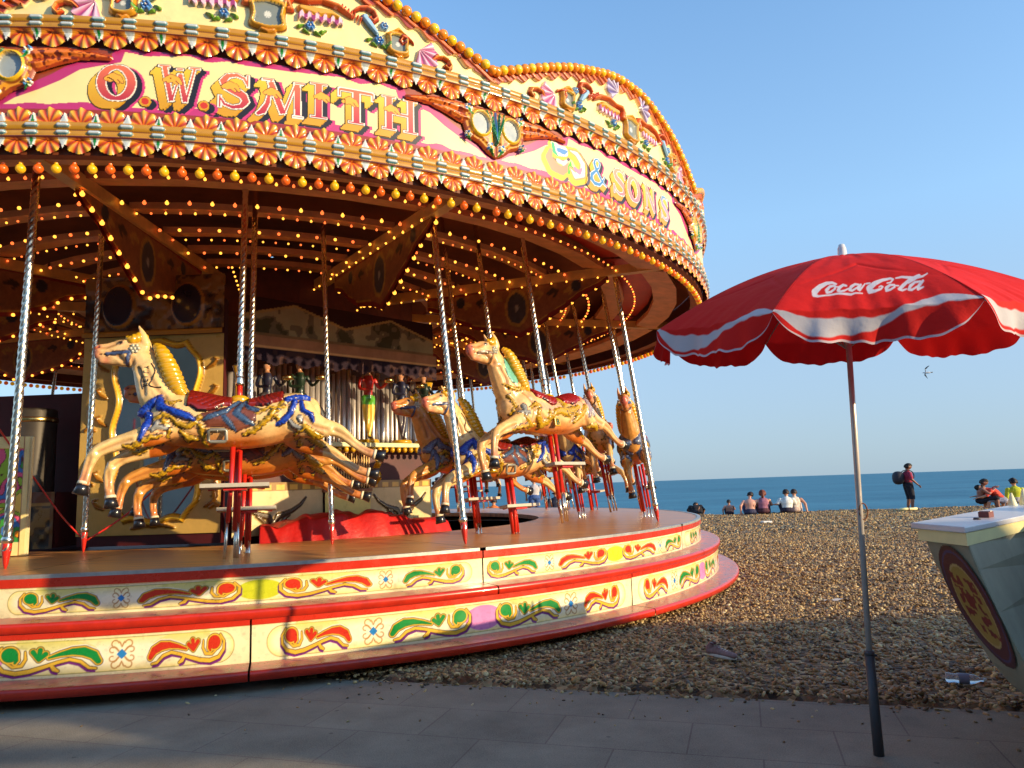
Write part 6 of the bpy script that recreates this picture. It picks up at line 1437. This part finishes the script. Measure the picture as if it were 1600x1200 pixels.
# ================================================================== PEOPLE
def person(loc, rz, J, col, label, hair='short', skin=(196, 140, 110), extra=None, voxel=.016, group=None, scale=1.0, wide=1.32):
    """J: joints in metres, facing +x; legs/arms given as chains"""
    Pel, Che, Nec, Hd = [np.array(J[k], float) for k in ('pelvis', 'chest', 'neck', 'head')]
    parts = []; seglab = []
    def add(pts, lab): parts.append(pts); seglab.extend([(np.array(p[:3]), np.array(q[:3]), lab) for p, q in zip(pts[:-1], pts[1:])])
    mid = (Pel + Che) / 2
    add([(*Pel, .155, .115), (*mid, .135, .10), (*Che, .165, .115), (*(Che * .45 + Nec * .55), .13, .085)], 'torso')
    add([(*(Che * .3 + Nec * .7), .05, .055), (*(Nec * .6 + Hd * .4), .047, .052)], 'neck')
    up = (Hd - Nec); up /= np.linalg.norm(up)
    parts.append([(*(Hd - up * .075), .050, .062), (*(Hd - up * .03), .070, .088), (*(Hd + up * .045), .074, .094), (*(Hd + up * .085), .05, .065)]); seglab.append((Hd - up * .08, Hd + up * .1, 'head'))
    fdir = np.array(J.get('face', (1, 0, 0)), float); fdir /= np.linalg.norm(fdir); sd = np.cross(up, fdir)
    parts.append([(*(Hd + fdir * .07 - up * .005), .016, .018), (*(Hd + fdir * .105 - up * .022), .014, .014)])                         # nose
    parts.append([(*(Hd + fdir * .07 - up * .07), .03, .02), (*(Hd + fdir * .085 - up * .072), .022, .016)])                             # chin
    for s in (-1, 1):
        q = Hd + sd * s * .076 - up * .01; parts.append([(*(q - up * .02), .012, .014), (*(q + up * .022), .014, .016)])              # ears
        sh = Che * .35 + Nec * .65 + np.array([0, s * .165, -.03]); el, wr = [np.array(J['armL' if s > 0 else 'armR'][k], float) for k in (0, 1)]
        add([(*sh, .056, .056), (*el, .042, .042)], 'uarm'); add([(*el, .042, .042), (*wr, .027, .027)], 'farm')
        hd_ = (wr - el) / np.linalg.norm(wr - el); parts.append([(*wr, .026, .022), (*(wr + hd_ * .05), .040, .020), (*(wr + hd_ * .09), .036, .016)]); seglab.append((wr, wr + hd_ * .1, 'farm'))
        hp = Pel + np.array([0, s * .085, -.01]); kn, an, to = [np.array(J['legL' if s > 0 else 'legR'][k], float) for k in (0, 1, 2)]
        add([(*hp, .092, .092), (*((hp + kn) / 2), .075, .075), (*kn, .055, .055)], 'thigh'); add([(*kn, .054, .054), (*(kn * .6 + an * .4), .052, .052), (*an, .035, .035)], 'shin')
        add([(*an, .034, .034), (*(an * .4 + to * .6), .042, .028), (*to, .036, .020)], 'foot')
    V, N, F = fuse(parts, voxel, 2, 2)
    best = np.full(len(V), 9.); lab = np.empty(len(V), object)
    for a, b_, l in seglab:
        d = b_ - a; t = np.clip(((V - a) @ d) / (d @ d + 1e-9), 0, 1); q = np.linalg.norm(V - a - t[:, None] * d, axis=1) - (.07 if l == 'torso' else .05 if l == 'thigh' else 0); m = q < best; best[m] = q[m]; lab[m] = l
    C = np.repeat(s2l(skin)[None], len(V), 0)
    # fingers and thumb, rooted in the palm
    FV, FF = [], []
    for s in (-1, 1):
        el, wr = [np.array(J['armL' if s > 0 else 'armR'][k], float) for k in (0, 1)]; hd_ = (wr - el) / np.linalg.norm(wr - el); sdv = np.cross(hd_, [0, 0, 1.]); sdv = sdv / (np.linalg.norm(sdv) + 1e-6)
        if np.linalg.norm(np.cross(hd_, [0, 0, 1.])) < .1: sdv = np.array([1., 0, 0])
        dn = np.cross(hd_, sdv)
        for i, ln in enumerate((.062, .072, .068, .052)):
            r0 = wr + hd_ * .085 + sdv * (i - 1.5) * .019; loft(FV, FF, [(*r0, .0085, .0085), (*(r0 + hd_ * ln * .55 + dn * .004), .008, .008), (*(r0 + hd_ * ln * .9 + dn * .016), .0065, .0065)], 8)
        r0 = wr + hd_ * .03 + sdv * .03; loft(FV, FF, [(*r0, .011, .011), (*(r0 + sdv * .022 + hd_ * .03), .009, .009), (*(r0 + sdv * .026 + hd_ * .052), .0075, .0075)], 8)
    bodyV = [tuple(v) for v in V]; n0 = len(bodyV); allV = bodyV + FV; allF = [tuple(int(i) for i in f) for f in F] + [tuple(i + n0 for i in f) for f in FF]
    e = empty('person', loc, (0, 0, rz), label, 'person', group); e.scale = (scale * wide, scale * wide, scale)
    C2 = np.concatenate([C, np.repeat(s2l(skin)[None], len(FV), 0)]); 
    for s in (-1, 1): q = Hd + fdir * .088 + sd * s * .03 + up * .005; m = np.linalg.norm(np.array(allV) - q, axis=1) < .017; C2[m] = s2l((40, 26, 20))
    q = Hd + fdir * .09 - up * .048; rel = np.array(allV) - q; m = (np.abs(rel @ up) < .008) & (np.abs(rel @ sd) < .026) & (rel @ fdir > -.03) & (np.linalg.norm(rel, axis=1) < .05); C2[m] = s2l((150, 60, 56))
    bm_ = link('body', mesh_np('person_body', allV, allF, C2), mat('skin_paint', attr=True, rough=.5, noise=.06), e)
    cloth = mat('cloth_paint', attr=True, rough=.85, noise=.2, nscale=14)
    inlab = lambda *k: np.isin(lab.astype(str), k)
    for nm, mk, c, h in col(V, lab, inlab, Pel, Che, Nec):
        peel(V, N, F, mk, h, np.repeat(s2l(c)[None], len(V), 0), nm, cloth, e)
    hc = J.get('hair', (30, 20, 16)); rel = V - Hd; hm = inlab('head') & ((rel @ up > .035) | ((rel @ fdir < -.005) & (rel @ up > (-.10 if hair == 'long' else -.055))))
    peel(V, N, F, hm, .022 if hair == 'short' else .035, np.repeat(s2l(hc)[None], len(V), 0), 'hair', mat('hair_paint', attr=True, rough=.6, noise=.3, nscale=40), e)
    if hair == 'long': b = MB(); q = Hd - fdir * .085; b.tube([tuple(q + up * .03), tuple(q - up * .06), tuple(q - up * .17 + fdir * .01)], [.045, .05, .02], 10); b.build('ponytail', mat('hair_%d' % hc[0], H(*hc), .6, noise=.3, nscale=40), e, True)
    if hair == 'bun': b = MB(); b.lathe([(.001, .05), (.04, .03), (.05, 0), (.04, -.03), (.001, -.05)], 12, tuple(Hd + up * .12 - fdir * .03)); b.build('hair_bun', mat('hair_%d' % hc[0], H(*hc), .6, noise=.3, nscale=40), e, True)
    if extra: extra(e, Che, Pel, Hd)
    return e
SIT = dict(pelvis=(0, 0, .12), chest=(.02, 0, .46), neck=(.05, 0, .62), head=(.09, 0, .78), armL=[(-.06, .27, .36), (-.02, .27, .12)], armR=[(.16, -.24, .34), (.34, -.10, .36)],
           legL=[(.38, .16, .36), (.58, .12, .06), (.70, .13, .04)], legR=[(.40, -.14, .38), (.60, -.10, .06), (.72, -.1, .04)])
STAND = dict(pelvis=(0, 0, .95), chest=(.0, 0, 1.30), neck=(.01, 0, 1.47), head=(.05, 0, 1.62), armL=[(.0, .25, 1.16), (.14, .24, .94)], armR=[(.02, -.25, 1.16), (.18, -.22, .96)],
             legL=[(.03, .09, .50), (-.03, .10, .08), (.12, .11, .03)], legR=[(.05, -.09, .50), (.02, -.10, .08), (.17, -.11, .03)])
def wear(top=None, shorts=(30, 30, 40), sleeves=True, low=None):
    def f(V, lab, L, Pel, Che, Nec):
        out = []
        if shorts is not None:
            out.append(('shorts', (L('thigh') | (L('torso') & (np.linalg.norm(V - Pel, axis=1) < .17))), shorts, .018))
        if top is not None: out.append(('shirt', (L('torso') & (np.linalg.norm(V - Pel, axis=1) > .12)) | (L('uarm') if sleeves else np.zeros(len(V), bool)), top, .014))
        return out
    return f
def J(base, **k): d = dict(base); d.update(k); return d
gz = lambda x, y: float(terrain_z(np.array([x]), np.array([y]))[0])
def at_(x, y): return (x, y, gz(x, y) - .01)
SEA = rad(75)
person(at_(9.02, 28.8), SEA, J(SIT, hair=(34, 20, 26), head=(.12, -.03, .76)), wear(None, (60, 60, 90)), 'bare backed man with dark hair sitting on the shingle, left of the auburn haired woman', skin=(206, 150, 130))
person(at_(9.50, 28.7), SEA, J(SIT, hair=(120, 56, 34)), wear((170, 110, 130), (90, 50, 60), False), 'auburn haired woman in a strappy pink top sitting on the shingle', skin=(214, 156, 130), hair='long')
person(at_(10.30, 28.4), SEA, J(SIT, hair=(40, 28, 26), armL=[(-.02, .27, .36), (.34, .34, .34)]), wear((236, 236, 230), (50, 40, 60)), 'person in a white T-shirt seated on the beach with knees up')
person(at_(10.68, 28.6), SEA, J(SIT, hair=(50, 36, 34), armR=[(-.04, -.27, .36), (-.12, -.30, .06)]), wear((232, 214, 196), (220, 190, 170), False), 'person leaning back on one hand just right of the white T-shirt')
person(at_(8.52, 29.9), SEA, J(SIT), wear(None, (60, 40, 50)), 'small bare shouldered child sitting left of the beach group', scale=.68, skin=(170, 120, 100))
person(at_(7.25, 30.2), SEA, J(SIT, pelvis=(0, 0, .10), chest=(.22, 0, .30), neck=(.34, 0, .38), head=(.44, 0, .42), armL=[(.36, .24, .22), (.5, .2, .04)], armR=[(.36, -.24, .22), (.5, -.2, .04)]), wear((26, 22, 28), (26, 22, 28)), 'dark clothed person crouched low beside the carousel steps')
def pack(e, Che, Pel, Hd):
    b = MB(); b.add(*sphere_grid((-.24, 0, 1.22), (.15, .17, .25))); b.build('backpack', mat('black_nylon', (.02, .018, .03), .7, noise=.2), e, True)
    for s in (-1, 1): b = MB(); b.tube(smoothpts([(-.12, s * .10, 1.42), (.0, s * .12, 1.50), (.12, s * .12, 1.40), (.12, s * .13, 1.2), (-.10, s * .14, 1.08)], 3), .016, 6); b.build('strap', mat('black_nylon'), e, True)
def sphere_grid(c, r, n=14, m=10):
    V = []; F = []
    for i in range(m + 1):
        ph = PI * i / m
        for j in range(n): th = 2 * PI * j / n; q = .8; f = lambda a: math.copysign(abs(a) ** q, a); V.append((c[0] + r[0] * f(math.sin(ph)) * f(math.cos(th)), c[1] + r[1] * f(math.sin(ph)) * f(math.sin(th)), c[2] + r[2] * f(math.cos(ph))))
    for i in range(m):
        for j in range(n): F.append((i * n + j, i * n + (j + 1) % n, (i + 1) * n + (j + 1) % n, (i + 1) * n + j))
    return V, F
person(at_(14.7, 27.9), rad(-8), STAND, wear((156, 40, 70), (24, 26, 40)), 'man standing in a maroon shirt and dark shorts carrying a black backpack', skin=(130, 84, 66), extra=pack)
person(at_(16.6, 26.7), rad(-30), J(SIT, pelvis=(0, 0, .30), chest=(.04, 0, .64), neck=(.08, 0, .80), head=(.12, 0, .95), legL=[(.34, .14, .42), (.36, .12, .08), (.5, .12, .04)], legR=[(.36, -.12, .42), (.38, -.12, .08), (.5, -.12, .04)], armL=[(.14, .24, .56), (.30, .1, .74)], armR=[(.2, -.2, .56), (.36, -.04, .74)]), wear(None, (20, 18, 30)), 'bare chested man in black trousers perched facing the coral shirted person', skin=(140, 92, 76))
person(at_(17.25, 26.5), rad(165), J(SIT, pelvis=(0, 0, .32), chest=(.20, 0, .62), neck=(.36, 0, .74), head=(.50, 0, .78), legL=[(.36, .14, .36), (.40, .12, .08), (.52, .12, .04)], legR=[(.36, -.12, .36), (.40, -.12, .08), (.52, -.12, .04)], armL=[(.44, .2, .50), (.60, .12, .44)], armR=[(.44, -.2, .50), (.62, -.12, .48)]), wear((236, 80, 60), (150, 150, 170)), 'person in a coral shirt bending forward towards the man in black')
person(at_(17.95, 26.8), rad(80), J(SIT, pelvis=(0, 0, .30), chest=(.02, 0, .64), neck=(.05, 0, .80), head=(.08, 0, .96), hair=(26, 14, 20)), wear((196, 200, 40), (200, 190, 180)), 'woman in a yellow green top with a dark bun, seated by the pale posts', hair='bun')
def cap(e, Che, Pel, Hd):
    b = MB(); b.lathe([(.001, .11), (.06, .10), (.098, .06), (.105, .0)], 16, tuple(Hd + np.array([0, 0, .01]))); b.build('cap', mat('white_cotton', H(240, 238, 232), .8), e, True)
person(at_(1.65, 30.5), rad(100), J(SIT, pelvis=(0, 0, .3), chest=(.02, 0, .66), neck=(.05, 0, .82), head=(.08, 0, .98)), wear((40, 44, 66), (40, 40, 50)), 'person in a white cap and navy top seen between the horse legs', extra=cap, scale=1.15)
person(at_(.75, 30.0), rad(90), STAND, wear((200, 190, 190), (60, 90, 150)), 'standing person in blue shorts beyond the deck, seen under the red saddled horse')
person(at_(-.9, 30.0), rad(90), SIT, wear((230, 120, 50), (70, 70, 90)), 'person in an orange top sitting beyond the far edge of the deck', scale=1.1)

# ================================================================== SMALL THINGS
def build_small():
    # lone canvas shoe
    e = empty('canvas_shoe', (1.27, 4.86, gz(1.27, 4.86) + .012), (0, rad(4), rad(-38)), 'pale canvas shoe with dark lining lying on the shingle', 'shoe')
    V, N, F = fuse([[(-.11, 0, .035, .036, .03), (-.04, 0, .035, .034, .03), (.04, 0, .032, .042, .026), (.11, 0, .028, .036, .022)], [(-.11, 0, .05, .032, .03), (-.09, 0, .085, .026, .024)], [(-.05, 0, .05, .030, .03), (-.03, 0, .07, .022, .02)]], .006, 2)
    link('upper', mesh_np('shoe_upper', V, F), mat('canvas', H(150, 118, 112), .8, noise=.2, nscale=60), e)
    b = MB(); n = 24; P = [(.125 * math.cos(t) - .0, (.043 - .008 * (math.cos(t) < 0)) * math.sin(t)) for t in np.linspace(0, 2 * PI, n, endpoint=False)]; b.prism(P, (0, 0, .0), (1, 0, 0), (0, 1, 0), .022); b.build('sole', mat('rubber_white', H(226, 220, 206), .6), e, bevel=.004)
    b = MB(); b.lathe([(.001, .0), (.024, .0), (.03, .008)], 16, (-.075, 0, .093)); b.build('lining', mat('dark_red_lining', H(90, 30, 40), .8), e, True)
    b = MB()
    for q in range(4): b.tube([(-.02 + q * .02, -.018, .074 - q * .006), (-.015 + q * .02, .018, .074 - q * .006)], .0025, 5)
    b.build('laces', mat('lace_white', H(236, 232, 224), .8), e, True)
    e.scale = (.78, .78, .78)
    # crushed bottle
    e = empty('plastic_bottle', (2.36, 4.12, .05), (0, rad(90), rad(-25)), 'crushed clear plastic bottle with a bluish label on the pebbles by the stall', 'bottle')
    prof = [(.001, -.11), (.03, -.108), (.034, -.09), (.028, -.06), (.033, -.03), (.026, .0), (.033, .03), (.03, .06), (.012, .095), (.011, .115)]
    b = MB(); b.lathe(prof, 16); b.build('bottle_body', mat('clear_plastic', (.8, .86, .95), .12, noise=0, trans=.8), e, True)
    b = MB(); b.lathe([(.0345, -.03), (.0345, .03)], 16); b.build('bottle_label', mat('blue_label', H(120, 120, 140), .5), e, True)
    b = MB(); b.lathe([(.001, .13), (.013, .128), (.014, .112)], 12); b.build('bottle_cap', mat('white_plastic'), e, True)
    e.scale = (.8, .8, .8)
    # food tray, towel, flat litter
    e = empty('food_tray', (7.2, 21.6, gz(7.2, 21.6) + .02), (0, 0, rad(10)), 'small white foam food tray lying alone on the open shingle', 'tray')
    b = MB(); b.box((0, 0, .01), (.26, .18, .012)); b.build('tray_base', mat('white_plastic'), e); 
    b = MB()
    for s in (-1, 1): b.box((0, s * .09, .03), (.26, .012, .04)); b.box((s * .13, 0, .03), (.012, .168, .04))
    b.build('tray_rim', mat('white_plastic'), e)
    e = empty('beach_towel', (14.25, 27.2, gz(14.25, 27.2) + .03), (0, 0, rad(6)), 'pale yellow rolled towel at the feet of the standing man', 'towel')
    b = MB(); b.tube([(-.32, 0, .05), (-.1, .01, .055), (.15, 0, .05), (.34, 0, .06)], [.045, .05, .048, .04], 12); b.build('towel_roll', mat('towel_yellow', H(244, 232, 170), .9, bump=.4), e, True)
    b = MB(); b.tube([(.0, 0, .05), (.03, 0, .05)], .054, 12); b.build('towel_band', mat('maroon_card'), e, True)
    e = empty('paper_wrapper', (2.94, 7.06, gz(2.94, 7.06) + .02), (0, 0, .2), 'thin pale paper wrapper lying flat on the sunlit pebbles', 'wrapper')
    V = []; 
    for i in range(9):
        for j in range(3): V.append((-.13 + i * .033, (j - 1) * .02, .008 * math.sin(i * 1.3 + j)))
    b = MB(); b.add(V, [(i * 3 + j, i * 3 + j + 1, (i + 1) * 3 + j + 1, (i + 1) * 3 + j) for i in range(8) for j in range(2)]); o = b.build('paper_sheet', mat('white_card'), e, True)
    # gull
    e = empty('seagull', (25.6, 45.0, 7.2), (rad(35), 0, rad(160)), 'lone seagull gliding in the sky right of the parasol pole', 'seagull')
    V, N, F = fuse([[(-.22, 0, 0, .03, .02), (-.08, 0, 0, .06, .055), (.08, 0, .0, .055, .05), (.17, 0, .02, .035, .035), (.21, 0, .02, .02, .02)], [(-.2, 0, 0, .045, .012), (-.33, 0, 0, .06, .006)],
        [(.06, .03, .02, .04, .016), (.08, .22, .09, .06, .012), (.0, .42, .08, .045, .009), (-.10, .60, .03, .015, .006)], [(.06, -.03, .02, .04, .016), (.08, -.22, .09, .06, .012), (.0, -.42, .08, .045, .009), (-.10, -.60, .03, .015, .006)]], .012, 1)
    C = np.repeat(s2l((214, 214, 214))[None], len(V), 0); C[np.abs(V[:, 1]) > .1] = s2l((120, 124, 130)); C[np.abs(V[:, 1]) > .48] = s2l((30, 30, 34))
    link('body', mesh_np('gull_body', V, F, C), mat('feather_paint', attr=True, rough=.8, noise=.1), e)
    b = MB(); b.tube([(.22, 0, .018), (.265, 0, .008)], [.010, .003], 8); b.build('beak', mat('beak_yellow', H(230, 170, 40), .5), e, True)
build_small()
